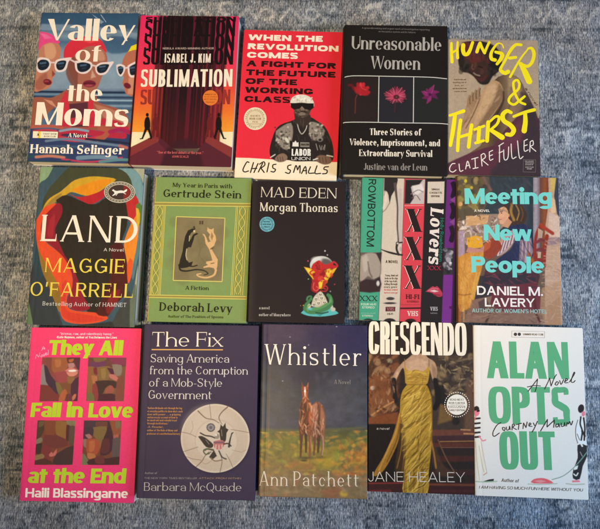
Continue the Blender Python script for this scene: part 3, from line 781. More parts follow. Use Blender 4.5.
def moms():
    c = start('moms', curl=.0012)
    c.base('4c6579').grad([(10, '2f4b61'), (28, '3b586d'), (36, '7c8f98'), (42, '4c677c'), (52, '7d929c'), (60, '8d9ca2'), (88, '83929a'), (92, '55687a')])
    c.poly([(42, 24), (90, 26), (138, 34), (138, 36), (100, 31), (42, 30)], '8495a0', 1.2, .8, 3).poly([(100, 44), (112, 36), (137, 40), (135, 50), (112, 54)], '3f5a70', 1.5, .9, 3)
    c.poly([(92, 14), (104, 22), (101, 24)], '7e93a2', .4).line([(101, 15), (106, 22)], .6, 'aab6bb')
    for y, k, wd in ((92.5, '1f2f40', 2), (95, '6f8592', 1.6), (97.5, '2c4052', 1.8), (100.5, '9db0b6', 1.3), (103, '3e5568', 2.2), (106, '7b919b', 2), (110, '41586b', 2.4)): c.line([(32, y - 1), (132, y + .4)], wd, k, .5)
    c.poly([(24, 128), (131, 133), (131, 170), (20, 170)], '323d5c', 2.).grain(.12, .15, 3)
    # left swimmer
    c.poly([(29, 98), (40, 97), (50, 98), (60, 94), (68, 90), (66, 112), (58, 106), (48, 113), (40, 122), (28, 126)], 'a0583f', .5, 1, 3).poly([(44, 99), (52, 101), (57, 108), (50, 104)], 'd08a68', .5)
    c.poly([(40, 43), (48, 40), (57, 42), (61, 49), (60, 58), (58, 66), (55, 73), (55, 76), (52, 79), (53, 82), (51, 85), (49, 88), (42, 90), (33, 91), (36, 70)], 'c17a59', .5, 1, 2)
    c.poly([(44, 45), (52, 43), (56, 50), (54, 58), (46, 58)], 'd99a70', 1., .9, 3).poly([(40, 76), (47, 73), (46, 86), (38, 90), (35, 84)], 'a45c45', 1.2, .9, 3).poly([(52, 70), (55.5, 74), (52, 77)], '8a4638', .6)
    c.poly([(39.5, 31.5), (47, 32.5), (54, 36), (60, 42), (57, 43.5), (49, 42.5), (42, 46), (38.5, 50)], 'e8497a', .4, 1, 2).poly([(40, 33), (46, 34), (52, 38), (45, 39)], 'f06a90', .8)
    c.ell(47.5, 82, 4.3, 3, '6a1d28', .5, 1, .25).ell(46.5, 81.2, 2.6, 1, 'a03a40', .5)
    # centre swimmer
    c.poly([(64, 112), (66, 100), (70, 88), (94, 92), (98, 102), (110, 106), (125, 112), (129, 122), (128, 130), (60, 128)], '9c5640', .5, 1, 2).poly([(94, 104), (108, 108), (120, 114), (126, 124), (108, 122)], 'c07a5e', 1, .8, 2)
    c.poly([(70, 56), (78, 49), (92, 46), (103, 49), (107.5, 58), (106, 68), (102, 77), (99, 85), (96, 90), (90, 93), (84, 92), (77, 86), (71, 76), (68, 66)], 'aa634b', .5, 1, 3)
    c.poly([(68, 58), (74, 56), (78, 70), (78, 84), (84, 91), (74, 88), (66, 74)], '7e4436', 1., .9, 3).poly([(94, 48), (103, 52), (105, 60), (98, 60)], 'c98a6a', 1.2, .9, 3).poly([(92, 70), (96, 77), (91, 78.5)], 'd09a7c', .8)
    c.poly([(63.5, 57), (64, 50), (68, 43), (76, 38), (87, 36), (98, 38), (104, 44), (106.8, 53), (101, 48), (93, 46), (84, 48), (77, 53), (72, 58), (66, 60)], 'd92f3a', .4, 1, 3).poly([(78, 40), (90, 37), (100, 41), (90, 43)], 'ea4a48', 1)
    c.poly([(58, 118), (60, 104), (65, 92), (67, 93), (69, 106), (72, 120), (68, 128)], 'd0303c', .4, 1, 2).poly([(86, 101), (93, 100), (96, 127), (86, 128)], 'd0303c', .4).poly([(69, 104), (88, 102), (88, 127), (72, 127)], '5a2c33', .8)
    c.ell(89.5, 83.8, 6.6, 3.6, '7a2330', .5).line([(84, 83.6), (89, 83), (95, 83.8)], .7, '3d1118').ell(89, 85.6, 4, 1, 'b04a50', .5, .8)
    # right swimmer
    c.poly([(121, 72), (123, 60), (127, 53), (132, 49), (138, 48), (136, 70), (134, 94), (130, 96), (125.5, 93), (124.4, 87), (122.4, 83), (124, 78)], 'ba6a4d', .5, 1, 2).poly([(129, 78), (135, 76), (134, 95), (128, 94)], 'd08a68', 1.)
    c.poly([(128.5, 52), (131.5, 46.5), (138, 44), (137, 50), (133, 50.5)], 'f0d322', .4).ell(127.6, 86, 3.8, 2.7, '701e2b', .5, 1, .5)
    for fr, ln in (([(35.7, 60), (40.3, 57.3), (48.3, 58.7), (51, 63.3), (48.6, 70), (41.7, 72.7), (37, 70.4)], [(37.2, 63), (41, 59.6), (47, 60.2), (49.4, 64), (47, 68.6), (42, 70.4), (38.2, 68.6)]), ([(54.3, 64.7), (56.3, 60), (63, 58.3), (71.6, 57.6), (68.4, 62), (65.8, 70), (59, 72.2), (55.5, 70)], [(56, 64.6), (58, 61.5), (63, 60.3), (66.3, 61.3), (65.2, 66), (63, 69.3), (59, 70.2), (56.6, 68)]), ([(74.6, 61), (83.3, 60.4), (91.3, 62.4), (92.2, 67.4), (87.3, 73), (80.7, 73.6), (75.8, 70)], [(76.8, 63.4), (83, 62.2), (90, 64), (90.2, 68), (86, 71.4), (80.5, 72), (77.5, 69.3)]),
                   ([(95.2, 66), (100.7, 62.7), (108, 62.2), (114, 61.8), (110.7, 67.3), (106, 74), (99.3, 75), (95.8, 71.3)], [(97, 67), (101, 64.6), (107.6, 64.2), (109.3, 65.6), (106.5, 71), (103, 73), (99, 73), (97, 70.2)]), ([(116.5, 65.2), (120, 64.2), (124.9, 66), (125.4, 70), (122, 76.4), (118.5, 75), (116.8, 70)], [(118, 66.9), (121, 66.2), (123.5, 68), (123.3, 71.5), (121, 74.8), (119.1, 73.4), (118.1, 70)]), ([(127.8, 66), (132.7, 63.2), (138, 62.2), (137, 76), (131.3, 77.7), (128.4, 74)], [(129.6, 67.2), (133, 65.2), (137, 64.6), (136, 74), (131.8, 75.6), (130, 73)])):
        c.poly(fr, 'edd2c2', .4, 1, 3).poly(ln, '1b232b', .4, 1, 3)
        m = np.array(ln).mean(0); c.line([(m[0] - 2.6, m[1] - 1.6), (m[0] + 2.4, m[1] - 2.2)], 1.4, '587288', .7, .75).line([(m[0] - 1, m[1] + 1.4), (m[0] + 2, m[1] + .8)], 1, '35485a', .6, .7)
    for p in ([(50.4, 62.4), (55, 62.6)], [(91.6, 65), (95.8, 66.2)], [(125, 68.4), (128.4, 67.8)], [(70, 59.4), (76, 62.6)]): c.line(p, 1.5, 'e6c6b8')
    # water with broken reflections
    for p, wd, k in (([(60, 124), (80, 121), (112, 123), (126, 130)], 7, 'c12c3a'), ([(58, 134), (75, 131), (100, 134), (124, 136)], 6, 'b82a3c'), ([(60, 138), (78, 140), (104, 137)], 4, 'c83440'), ([(60, 131), (74, 129), (88, 131)], 2.2, '8a97a0'), ([(62, 135), (72, 134.4), (82, 135.5)], 1.6, '2b3142'), ([(30, 127), (50, 126), (62, 128)], 3, 'b65a44'), ([(34, 131), (46, 130), (56, 131)], 2, 'c43a44'), ([(100, 128), (108, 131), (104, 137), (98, 139)], 5, 'b2583f'), ([(110, 132), (120, 130), (131, 133)], 4, 'a8244c'), ([(86, 139), (105, 141), (131, 144)], 2.2, '23293b'), ([(46, 141), (66, 139), (90, 142), (120, 146)], 2.4, '6a7a88'), ([(30, 148), (60, 146), (100, 149)], 2, '46566e'), ([(25, 157), (50, 155), (66, 157)], 2.6, '2b4a50'), ([(36, 157), (50, 156), (64, 157.5)], 2.6, 'c4775c'), ([(62, 159), (90, 162), (122, 158)], 1.6, 'c03a4c'), ([(78, 158), (96, 157), (116, 158)], 4, '6f8590'), ([(24, 161), (60, 162), (70, 161)], 2, '29424c'), ([(100, 162), (118, 160), (128, 160)], 2.6, '5c8480'), ([(120, 146), (127, 148)], 3, 'b86a58')): c.line(p, wd, k, .5)
    c.grain(.05, .8, 4)
    F = 'ffe6c4'
    c.text("Valley", 46, 40.2, 134.7, 41.3, 22.5, FAT, F).text("of", 75, 61.4, 101, 61.7, 16.3, FAT, F).text("the", 66.5, 101, 102, 101.5, 17, FAT, F).text("Moms", 35, 124.8, 128.2, 126.9, 23.5, FAT, F)
    c.text("A Novel", 68.3, 137.2, 87, 137.7, 4.2, FATS, F).text("Hannah Selinger", 30.2, 153, 123.6, 154.6, 9, Face(V=.23, H=.07, s_=.05, X=.7, thin=.09, sp=.07), F)
    c.shape([(33, 131.2), (58, 131.8), (57.6, 138.4), (32.6, 137.9)], 'f6e3bd').shape([(33, 131.2), (40.6, 131.4), (40.3, 138.1), (32.6, 137.9)], 'f0c53a')
    c.shape([(34.6, 136.2), (35.6, 133.6), (37, 132.8), (38.6, 133.6), (39.2, 136.2), (37.8, 135.2), (36.9, 136.3), (36, 135.2)], '2a2016')
    c.text("TODAY SHOW", 43, 134.6, 56.5, 134.9, 1.7, SMALL, '6a5a40').text("BOOK CLUB", 44, 137.2, 55.5, 137.4, 1.7, SMALL, '6a5a40')
    finish(c, 'moms', "paperback_book", "paperback whose cover shows three women in swim caps and white cat-eye sunglasses", False, '3b556a', 'e8e0d0')


def subl():
    c = start('subl', curl=.001)
    c.base('2a1618'); e = .0665

    def X(x, y): return x - (y - 16) * e                      # keeps columns parallel to the cover's edge
    sky = [(14, 'e82a5c'), (60, 'ee3854'), (88, 'ee4a38'), (110, 'f2702c'), (130, 'f6982e')]
    c.grad(sky)
    c.mix(np.clip((c.PY - 131.8) * 2, 0, 1), 'f8e2ae')
    # the corridor: dark walls that close in towards the middle
    for (xa, xb, k0, k1) in ((158, 226, '54202c', '7a2422'), (162, 221, '3c1820', '601c20'), (168, 214, '2e1519', '4a181c'), (176, 206, '271416', '36151a'), (183, 199, '1f1113', '29131a')):
        m = c.pmask([(X(xa, 14), 14), (X(xb + 4, 14), 14), (X(xb + 2, 148), 148), (X(xa, 148), 148)], 1.2)
        c.grad([(16, k0), (150, k1)], mask=m)
    g = np.random.default_rng(4)
    for i in range(34):
        u = g.uniform(0, 1); x = 157 + 72 * u; k = ('8c2238', '1c0f12', '5e1c2a', '120b0d')[g.integers(4)]
        b = 1 - min(1, abs(u - .5) * 2.2); a = .75 - .5 * b
        c.line([(X(x, 14), 14), (X(x, 145), 145)], g.uniform(.5, 1.6), k, .5, a, 0)
    for x in (159.5, 163, 166.8, 217, 221.6, 225.5):
        c.line([(X(x, 14), 14), (X(x, 60), 60)], 1.3, 'b0264c', .5, .8, 0); c.line([(X(x + .3, 88), 88), (X(x + .3, 142), 142)], 1.5, 'b83a2a', .7, .6, 0)
    m = np.clip((c.PY - 95) / 40, 0, 1) * np.clip(1 - np.abs(c.PX - X(192, 120)) / 46, 0, 1); c.mix(m, '6a1c20', .35)
    # floor
    c.poly([(126, 149.5), (152, 137.5), (162, 139), (172, 148), (180, 152), (196, 153), (208, 142), (212, 138), (234, 148.5), (234, 172), (126, 172)], '58202c', .6)
    c.poly([(127, 149), (149, 138), (160, 137), (158, 142), (127, 158)], '8a3430', .5).poly([(213, 138), (232, 148), (231, 158), (205, 142), (206, 137)], '8a3430', .5)
    c.poly([(127, 158), (158, 142), (166, 150), (160, 170), (127, 170)], '66262f', .8).poly([(231, 158), (205, 142), (198, 150), (208, 170), (231, 170)], '5a212b', .8)
    c.poly([(166, 149), (176, 140), (190, 138), (199, 146), (204, 170), (158, 170)], '3f1a22', 2.5, .9)
    # walkers and their shadows
    for x, k, sx, dx in ((155.5, '6e1f20', 1, 0), (209.8, '6e1f20', -1, 0), (147.3, '17100f', 1, 0), (218.8, '17100f', -1, 0)):
        P = lambda pts: [(x + sx * a, b) for a, b in pts]
        c.ell(x, 114.8, 1.5, 1.9, k, .3).poly(P([(-1.9, 118), (0, 116.6), (1.9, 117.6), (3, 123), (2.3, 129.4), (-2.4, 129.4), (-3, 122)]), k, .35, 1, 2)
        c.line(P([(-.6, 127), (-2.8, 133), (-4.9, 138.3)]), (3, 1.6), k, .3).line(P([(-4.6, 138.4), (-7, 138.8)]), 1.2, k, .3).line(P([(.8, 127), (2.6, 133), (4, 138)]), (3, 1.6), k, .3).line(P([(3.4, 138.6), (4.6, 136.4)]), 1.2, k, .3)
    c.grain(.05, .7, 9)
    dark = '1a0e10'
    rows = Face(V=.205, H=.13, n=2.6, sp=.05, thin=.17)
    for y in (36.2, 50.4, 64.6): c.text("SUBLIMATION", X(146, y), y, X(236.3, y), y + .3, 17, rows, dark)
    c.text("SUBLIMATION", X(146, 21.6), 21.6, X(236.3, 21.6), 21.9, 5, Face(V=.6, H=.3, n=2.6, sp=.1, thin=.5), dark)
    for y, k in ((104.5, '9c322a'),):
        c.text("SU", X(146, y), y, X(161, y), y, 15.5, rows, k); c.text("ON", X(220.6, y), y, X(236, y), y, 15.5, rows, k)
    c.text("SUBLIMATION", 140.5, 86.8, 232.2, 86.8, 18.2, Face(V=.165, H=.125, n=2.7, sp=.09, thin=.14), 'fbe6c4').text("ISABEL J. KIM", 164.5, 62.6, 210.6, 62.8, 9.4, Face(V=.155, H=.125, n=2.6, sp=.11), 'f4dcc0')
    c.text("NEBULA AWARD-WINNING AUTHOR", 162.8, 49.4, 213.8, 49.5, 2.1, SMALL, 'c9a898')
    c.text('"One of the best debuts of the year."', 157, 153.6, 203.5, 154.2, 2.7, SMALL, 'd0605c').text("JOHN SCALZI", 172, 157.6, 188.5, 157.8, 2.2, SMALL, 'd0605c')
    r, fc = finish(c, 'subl', "paperback_book", "paperback with a dark corridor between pink and orange walls and two black walkers", False, 'c22a4c', 'd8cfc4')

    def draw(s):
        for i, (a, y, t) in enumerate(((205, 95.2, "WINNER OF THE"), (204, 97.6, "AWARD"), (204, 100, "BEST NOVEL"), (206, 103, "FINALIST"))): s.text(t, a, y, 421 - a, y + .1, 1.3, SMALL, '8a3a14')
    seal(c, fc, 210.5, 98, 7.6, 7.6, 'ec7a2e', None, "round_badge", None, draw)


def smalls():
    c = start('smalls', curl=.0012)
    c.base('ec2e3c').grain(.03, .05, 2)
    c.poly([(225, 157.3), (250, 158), (272, 159.5), (300, 160.5), (330, 162.3), (350, 162.6), (350, 190), (225, 190)], 'fbe4bf', .35)
    # man in hat, dark glasses and patterned jacket
    J = '2a2320'
    c.poly([(270.5, 158), (269.5, 150), (272, 139), (276, 129), (282, 124), (291, 121), (300, 117), (310, 117), (317, 121), (325, 127), (331, 139), (333.5, 150), (333, 160), (326, 163.5), (316, 161.5), (296, 161.5), (287, 160), (279, 162)], J, .35, 1, 3)
    c.poly([(276, 131), (283, 126), (291, 123), (293, 132), (291, 143), (287, 150), (280, 146), (276, 139)], '9b8a78', .8, .9, 2).poly([(310, 122), (317, 123), (325, 131), (320, 139), (312, 140), (309, 131)], '9b8a78', .8, .9, 2)
    c.blobs((275, 126, 291, 148), ('4a4038', 'c8b8a0', '3a322c'), 46, 1.1, 3, .5, .8).blobs((309, 123, 325, 140), ('4a4038', 'd0c0a8', '5c5046'), 34, 1.0, 5, .5, .8)
    c.line([(297, 122), (299, 130), (302, 134), (306, 129), (307.5, 122)], .8, 'c8bca8', .3).line([(286, 139), (288, 141.5)], 3, 'd8ccb4', .5)
    c.poly([(294, 112), (308, 112), (311, 121), (304, 127), (296, 123)], '3b2e27', .6, 1, 2)
    c.poly([(292.3, 101), (312.5, 101), (311.5, 109), (309, 114.5), (304, 118), (299, 117), (294.5, 113)], '4d3b31', .5, 1, 3).poly([(299.5, 106), (303.5, 106), (304.5, 110), (301, 110.6)], 'a08670', .8, .8).ell(302, 114, 3.4, 1.6, 'a08a74', .8, .7).line([(298.5, 112.2), (302, 111.4), (306, 112.2)], 1.1, '241a16', .4)
    c.dabs([(293, 106), (312, 106), (309, 114), (304, 117.6), (299, 117), (295, 113)], ('6d5546', '3a2b24', '8a6e5a', '55423a'), 40, 3, 1., .3, 4, .4, .6).dabs([(270.5, 158), (272, 139), (282, 124), (300, 119), (317, 121), (331, 139), (333, 160), (310, 161), (279, 162)], ('3c332e', '1c1716', '4a403a', '5c5048'), 90, 6, 1., 1.3, 5, .4, .45).ell(298, 109.6, 1.6, 1.2, '7c6250', .7, .8).ell(306.6, 109.8, 1.6, 1.2, '866a56', .7, .8)
    c.poly([(290.5, 105.5), (290.8, 100), (294, 96.3), (300, 94.6), (306, 95.3), (311, 98), (313.8, 102.5), (313.6, 107), (309, 104), (302, 102.6), (295, 103.3)], 'e9dac0', .4, 1, 3).blobs((292, 96, 312, 102), ('b8a890', 'fff2dc', 'a89a84'), 34, .8, 8, .5, .7)
    c.poly([(290.3, 103), (313.8, 103.4), (313.8, 108), (310, 110.3), (304.5, 109), (302, 106.3), (299.5, 108.8), (294, 109.6), (291, 107.6)], '1d1615', .4)
    c.poly([(289.8, 141), (310.5, 141.5), (311, 160.5), (290.5, 160)], '241d1b', .5).poly([(292.4, 146.4), (292.8, 142), (294, 142.6), (295.5, 140.6), (297, 142.8), (298.4, 142.2), (298.6, 146.6)], 'ece0cc', .35).poly([(300.3, 142.2), (309.4, 142.5), (309.4, 147.2), (300.3, 147)], '8d8276', .4)
    c.line([(316, 144), (317.6, 150)], .7, '9a8d80', .3).line([(319.5, 145.6), (321, 150), (322, 146)], .6, '9a8d80', .3).line([(323, 149.6), (325, 145), (324.4, 150)], .6, '9a8d80', .3).ell(320, 139.4, 3, 2.4, '94867a', .6, .8).ell(320, 140, 1.6, 1.3, '2a2320', .4)
    c.poly([(275, 158), (279, 154.3), (284, 153.5), (287.5, 157), (285.4, 161), (279.5, 162.3), (275.5, 160.5)], '8a6a54', .5, 1, 3).poly([(314.5, 159.5), (318, 156), (324, 155.4), (330.5, 158), (331, 163), (325, 164.8), (319, 163)], '7d5c48', .5, 1, 3)
    for x in (277.5, 280, 282.4): c.line([(x, 157), (x + .8, 161)], .6, '4a342a', .3)
    for x in (319.5, 322.5, 325.6): c.line([(x, 157.5), (x + .6, 162.6)], .6, '4a342a', .3)
    c.line([(270.6, 157.4), (275, 154.6)], 1, 'd8ccb8', .4).line([(327, 155.6), (332.6, 156.8)], 1.1, 'd8ccb8', .4).line([(313.4, 160), (317.5, 158.6)], 1., 'e8dcc8', .4)
    c.grain(.04, .9, 6)
    W = 'fdeacc'; B = '2a1413'
    for t, x0, y0, x1, y1, k in (("WHEN THE", 248.3, 40, 322.5, 42, W), ("REVOLUTION", 247.6, 48.9, 338.3, 52, W), ("COMES", 247, 57.6, 297.8, 58.8, W), ("A FIGHT FOR", 246.4, 66.1, 336, 69.2, B), ("THE FUTURE", 245.9, 75, 335.2, 78, B), ("OF THE", 245.4, 83.8, 296.8, 85.4, B), ("WORKING", 244.9, 92.6, 312.8, 94.7, B), ("CLASS", 244.3, 101.7, 290, 103, B)):
        c.text(t, x0, y0, x1, y1, 6.1, WIDE, k, kmax=3.4)
    c.text("LABOR", 291.6, 155.8, 310.7, 156, 7.2, GOTH, 'eee3d0').text("UNION", 291.4, 160.2, 310.4, 160.2, 3.2, GOTH, 'cfc4b4').text("AMAZON", 300.8, 145.6, 309, 145.8, 2.2, GOTH, '2a2320')
    H = [[(249, 162.5), (247, 162), (244, 167), (243, 170.5), (245, 172), (248.5, 171)], [(253.5, 162.6), (250.5, 172.5)], [(258, 163.6), (254, 172.5)], [(251.5, 168.6), (256.8, 168.4)], [(262.6, 163.4), (258.4, 172)], [(259.6, 164.2), (263.8, 161.8), (264.8, 165), (261, 168.2)], [(261, 168.2), (264.2, 172.5)], [(269, 163), (267, 172)], [(276, 164.3), (273, 165), (273, 168), (275.5, 169.5), (274, 172), (271, 171.5)],
         [(291, 165), (288, 166), (288, 169), (290.5, 170.5), (289, 173.5), (285.5, 172.5)], [(293.6, 172.4), (296, 165.5), (297.6, 170)], [(297.6, 170), (300, 165.5), (300, 173)], [(301.6, 173.6), (305.5, 166.5), (306.4, 174)], [(302.8, 171), (306.6, 170.6)], [(310.5, 167), (308.5, 173), (314, 173.2)], [(317, 166), (315, 173.4), (320.6, 173.6)], [(328.4, 167), (324.7, 167.3), (324, 169.5), (327, 170.5), (326.5, 173.5), (322.5, 174)]]
    c.pen(H, 1.2, '2d231e', 4)
    r, fc = finish(c, 'smalls', "paperback_book", "thin red paperback with a man in hat and dark glasses above a cream strip", False, 'b3222e', 'e8dcc8')

    def draw(s):
        s.text("READ WITH", 250.5, 116.8, 260, 116.9, 1.8, SMALL, '9a7c54'); s.text("BOOK CLUB", 249.6, 119.8, 261, 120, 2.2, SMALL, '8a6c46'); s.text("PICK", 252.6, 122.8, 257.8, 122.9, 1.8, SMALL, '9a7c54'); s.rule([(249.6, 124), (261, 124.1)], .4, 'a88c62')
        for k in range(28):
            a = k / 28 * 2 * math.pi
            if k % 7 != 6: s.shape([(255.2 + 9.3 * math.cos(a + q) * m, 118.7 + 9.3 * math.sin(a + q) * m) for q, m in ((-.05, .96), (.05, .96), (.05, 1.05), (-.05, 1.05))], 'a88e66'); s.z -= 1
    seal(c, fc, 255.2, 118.7, 11.3, 11.3, 'f0dab2', 'e8cfa4', "round_sticker", 'b89c70', draw)


def unre():
    c = start('unre', True)
    c.base('1f1a18').grain(.1, .05, 3)
    # three dark photographs of flowers
    c.poly([(340, 77), (378.6, 77), (378.2, 122), (340, 122)], '2b201f', .4).poly([(379, 77), (413, 77), (413, 122), (379, 122)], '28262a', .4).poly([(414, 77), (448, 78), (448, 122), (414, 122)], '262724', .4)
    for a, k, wd in ((-1.9, 'a81e28', 5), (-1.2, 'c42830', 5.5), (-.5, 'b8222c', 5.5), (.1, 'b02430', 5), (-2.6, '8a1a22', 4), (-1.55, 'd23a3e', 3.6)):
        c.line([(360.5, 94), (360.5 + 4 * math.cos(a), 92.5 + 4 * math.sin(a)), (360.5 + 8.2 * math.cos(a), 91.5 + 8 * math.sin(a))], (2, wd, wd * .55), k, .7)
    c.poly([(354, 88), (360, 86), (368, 90), (368, 95), (362, 94.6), (356, 93)], 'a82028', 1.2, .9, 3).line([(349, 85), (352, 85.5), (353.5, 89)], 1.8, '701820', .8).line([(360, 83.5), (362, 88), (366, 90)], .6, 'e04a4c', .4, .7)
    c.line([(357, 95), (355.5, 99), (355.5, 104), (355, 113)], .8, '6d3630', .5)
    g = np.random.default_rng(2)
    for i in range(30):
        a = i / 30 * 6.283; r = g.uniform(.75, 1.05); c.line([(396, 96.6), (396 + 11.4 * r * math.cos(a), 95.4 + 8.6 * r * math.sin(a))], (1.7, .7), ('b83a58', 'd05a70', '96284a', 'c84a62')[i % 4], .45, .95, 0)
    c.ell(396.4, 97, 3, 2.2, '3a1a24', .8).ell(396.4, 97, 1.4, 1, '6a3a30', .5).line([(395.3, 101), (394.6, 112)], .9, '4c2a30', .5)
    for a, l, k in ((-1.2, 9, '84285e'), (-.3, 9, '7c2458'), (.5, 8, '6a1f4e'), (1.9, 9, '8c2c66'), (2.7, 8, '72224f'), (3.5, 8.5, '8a2a62'), (-2.1, 6.5, '7a2456')):
        c.line([(430, 94.5), (430 + l * .5 * math.cos(a - .2), 94.5 + l * .5 * math.sin(a - .2)), (430 + l * math.cos(a), 94.5 + l * math.sin(a))], (2, 4, 1), k, .6)
    c.line([(434, 85), (433, 90), (431, 94)], .6, 'b04a88', .4, .7).line([(424, 91), (427, 93)], .6, 'b04a88', .4, .7).ell(430, 94.5, 1.6, 1.4, '4a1536', .6)
    L_ = 'cfc8ba'
    c.rule([(344.6, 77.2), (350, 76), (362, 75.8), (395, 76.4), (430, 77.2), (447, 78.8)], .85, L_).rule([(343, 123), (348, 122.2), (370, 122.2), (400, 122.8), (436, 123.3), (448.4, 124.2)], .85, L_).rule([(379, 76), (378.3, 122.4)], .85, L_).rule([(413.7, 76.7), (413.3, 123)], .85, L_)
    S = 'b3aa9f'
    c.text("Unreasonable", 351.6, 49, 441.3, 51, 13.8, DIDONE, S).text("Women", 370.8, 68.7, 420, 69.8, 13.6, DIDONE, S)
    c.text("A groundbreaking and urgent work of investigative reporting", 362, 28.6, 429.5, 30.6, 1.7, SMALL, '77706a').text("on the justice system and its failures", 378.5, 32.2, 415.5, 33.2, 1.7, SMALL, '77706a')
    E = 'ecdcc6'
    c.text("Three Stories of", 369.8, 135, 420.8, 135.5, 6.9, DIDB, E).text("Violence, Imprisonment, and", 349.6, 145.2, 440, 146.3, 6.9, DIDB, E).text("Extraordinary Survival", 359.2, 156, 432.2, 157, 6.9, DIDB, E).text("Justine van der Leun", 363.6, 169.9, 427.2, 170.6, 6.9, DIDONE, '94897e')
    finish(c, 'unre', "hardcover_book", "black hardcover with three small flower photos between thin white lines", True, '282220', '282220')


def hunger():
    c = start('hunger', curl=.0008)
    c.base('ac967d').grad([(40, 'a99480'), (100, 'b09a80'), (175, '9a8672')]).grain(.05, .08, 3)
    # woman seen from behind, hair up, bare back, plum skirt, arm bent with the hand raised to her chin
    back = [(488, 88), (498, 77), (511, 74), (520, 80), (525, 90), (532, 104), (537.6, 119), (541, 150), (541, 178), (447, 178), (462, 158), (480, 146), (487, 130), (486, 108)]
    c.poly(back, '8c6f56', .5, 1, 2)
    c.grad([(486, '6d533d'), (496, '4a392c'), (503, '6d563f'), (511, '8d7256'), (519, '806650'), (527, '5c4a3e'), (537, '3a2e29')], 'x', .95, c.pmask(back, .6, 2))
    c.poly([(508, 78), (517, 80), (521, 90), (515, 100), (509, 96)], 'a78a69', 2., .8, 3).line([(511, 88), (510, 104), (506, 118)], 1.8, '54402f', 1.4, .7).poly([(520, 92), (527, 94), (534, 112), (538, 126), (526, 118)], '433630', 2., .8, 2)
    fore = [(461.6, 127), (464.4, 114), (467, 104), (468.6, 98), (473, 95), (480, 92.6), (480.6, 99), (477, 108), (474, 118), (470, 128), (465, 132)]
    arm = [(485, 85), (492, 80.4), (499, 82), (503, 89), (502.6, 99), (496, 111), (486, 124), (476, 133.6), (466, 136), (462, 130), (467, 121), (474, 108), (479, 96)]
    c.poly(fore, 'a07f60', .45, 1, 2).dabs(fore, ('8a6a4e', 'b08e6c', '78593f'), 26, 8, 2, 1.9, 3, .6, .6)
    c.poly(arm, 'b48f6b', .45, 1, 2); c.poly([(499, 84), (503.4, 90), (502.6, 100), (494, 113), (484, 126), (474, 134), (480, 122), (492, 104)], '7d5f46', 1.6, .9, 2).poly([(487, 86), (494, 83), (497, 90), (490, 104), (480, 118), (474, 124), (480, 106)], 'cba57c', 2, .75, 2).dabs(arm, ('a07e5c', 'c6a27c', '8c6c50'), 40, 9, 1.8, 2.2, 5, .7, .4)
    c.line([(466, 128), (472, 117), (477, 106), (480, 98)], 1., '4a3628', .5, .8).line([(503.4, 92), (503, 102), (496, 116), (488, 130)], 1.6, '2c221c', .9, .9)
    for x, y in ((468.6, 98), (471.6, 95), (474.8, 92.6), (478.4, 90.4)): c.line([(x, y + 8), (x - .2, y + 2), (x + .8, y - 2.6)], (2.6, 2.2, 1.4), '9a7857', .4).line([(x + 1.5, y + 6), (x + 1.3, y + 1), (x + 2, y - 2)], .8, '3a2a20', .35, .95)
    c.poly([(446, 164), (456, 159), (470, 153), (484, 148), (494, 145), (500, 136), (512, 122), (522, 114), (534, 118), (542, 125), (542, 180), (446, 180)], '59303b', .8, 1, 2).poly([(520, 112), (530, 104), (538, 120), (542, 150), (542, 180), (490, 180), (500, 160), (516, 150), (526, 130)], '3a3034', 3., .9, 2).poly([(500, 140), (514, 126), (522, 120), (520, 140), (508, 152)], '6a3844', 2.5, .7, 2).line([(450, 168), (480, 158), (504, 150)], 2, '6c3c46', 1.2, .6)
    c.poly([(458, 60), (459, 48), (464, 42), (474, 41), (486, 42), (497, 48), (502, 60), (500, 70), (493, 76), (488, 84), (480, 84), (474, 77), (468, 73), (463, 72), (459, 66)], '2a2220', .8, 1, 3)
    c.poly([(465, 54), (474, 50), (485, 54), (490, 64), (488, 76), (482, 82), (476, 78), (470, 70), (465, 62)], '4c2a28', 1.5, 1, 3).poly([(464, 56), (474, 53), (480, 60), (472, 64)], '7a3530', 1.2, .8, 3).poly([(474, 42), (480, 44), (478, 56), (473, 52)], '5a2c58', 1.2, .7, 3).poly([(478, 66), (486, 66), (487, 72), (480, 70)], '6e3230', 1, .8, 2)
    c.poly([(466, 58), (472, 55), (482, 57), (488, 64), (487, 72), (482, 79), (477, 77.4), (472, 71), (467, 66)], '3b2823', 1.6, .85, 3).poly([(466, 58), (474, 54), (484, 57), (481, 61), (472, 62.4)], '632b2a', 1.8, .8, 3).poly([(474, 63), (477, 62.4), (476, 68), (473.4, 70)], '54352c', .8, .8, 2).line([(472.6, 64.4), (471.8, 68), (473.4, 69.4)], .8, '7c5848', .5, .7).line([(478.6, 66.4), (482, 67.4)], 1.2, '1c1413', .6).line([(473.8, 73), (476.4, 74.8), (479.6, 75.6)], 1., 'a08a78', .6, .8).line([(475, 76.6), (479, 77.6)], .8, '2a1a17', .5, .8).ell(482, 72, 2, 2.4, '55362c', 1.2, .7)
    for i in range(26): c.line([(462 + i * 1.5, 44 + (i * 7 % 5)), (460.4 + i * 1.62, 50 + (i * 5 % 9)), (462 + i * 1.5, 57 + (i * 3 % 6))], .8, ('3c3028', '181412', '4a382c')[i % 3], .5, .5)
    c.poly([(462, 42), (470, 43), (468, 50), (463, 54)], '6e2c2c', 1, .7, 2).poly([(486, 44), (497, 49), (501, 60), (496, 70), (490, 60)], '20201c', 1., .8, 2).blobs((459, 60, 470, 72), ('1c1a17', '35302a'), 14, 2, 3, .8, .7).blobs((488, 62, 500, 74), ('1e1b18', '332a24'), 12, 2.2, 4, .8, .7)
    c.grain(.12, .6, 5).grain(.07, 1.6, 15)
    Y = 'f8e320'
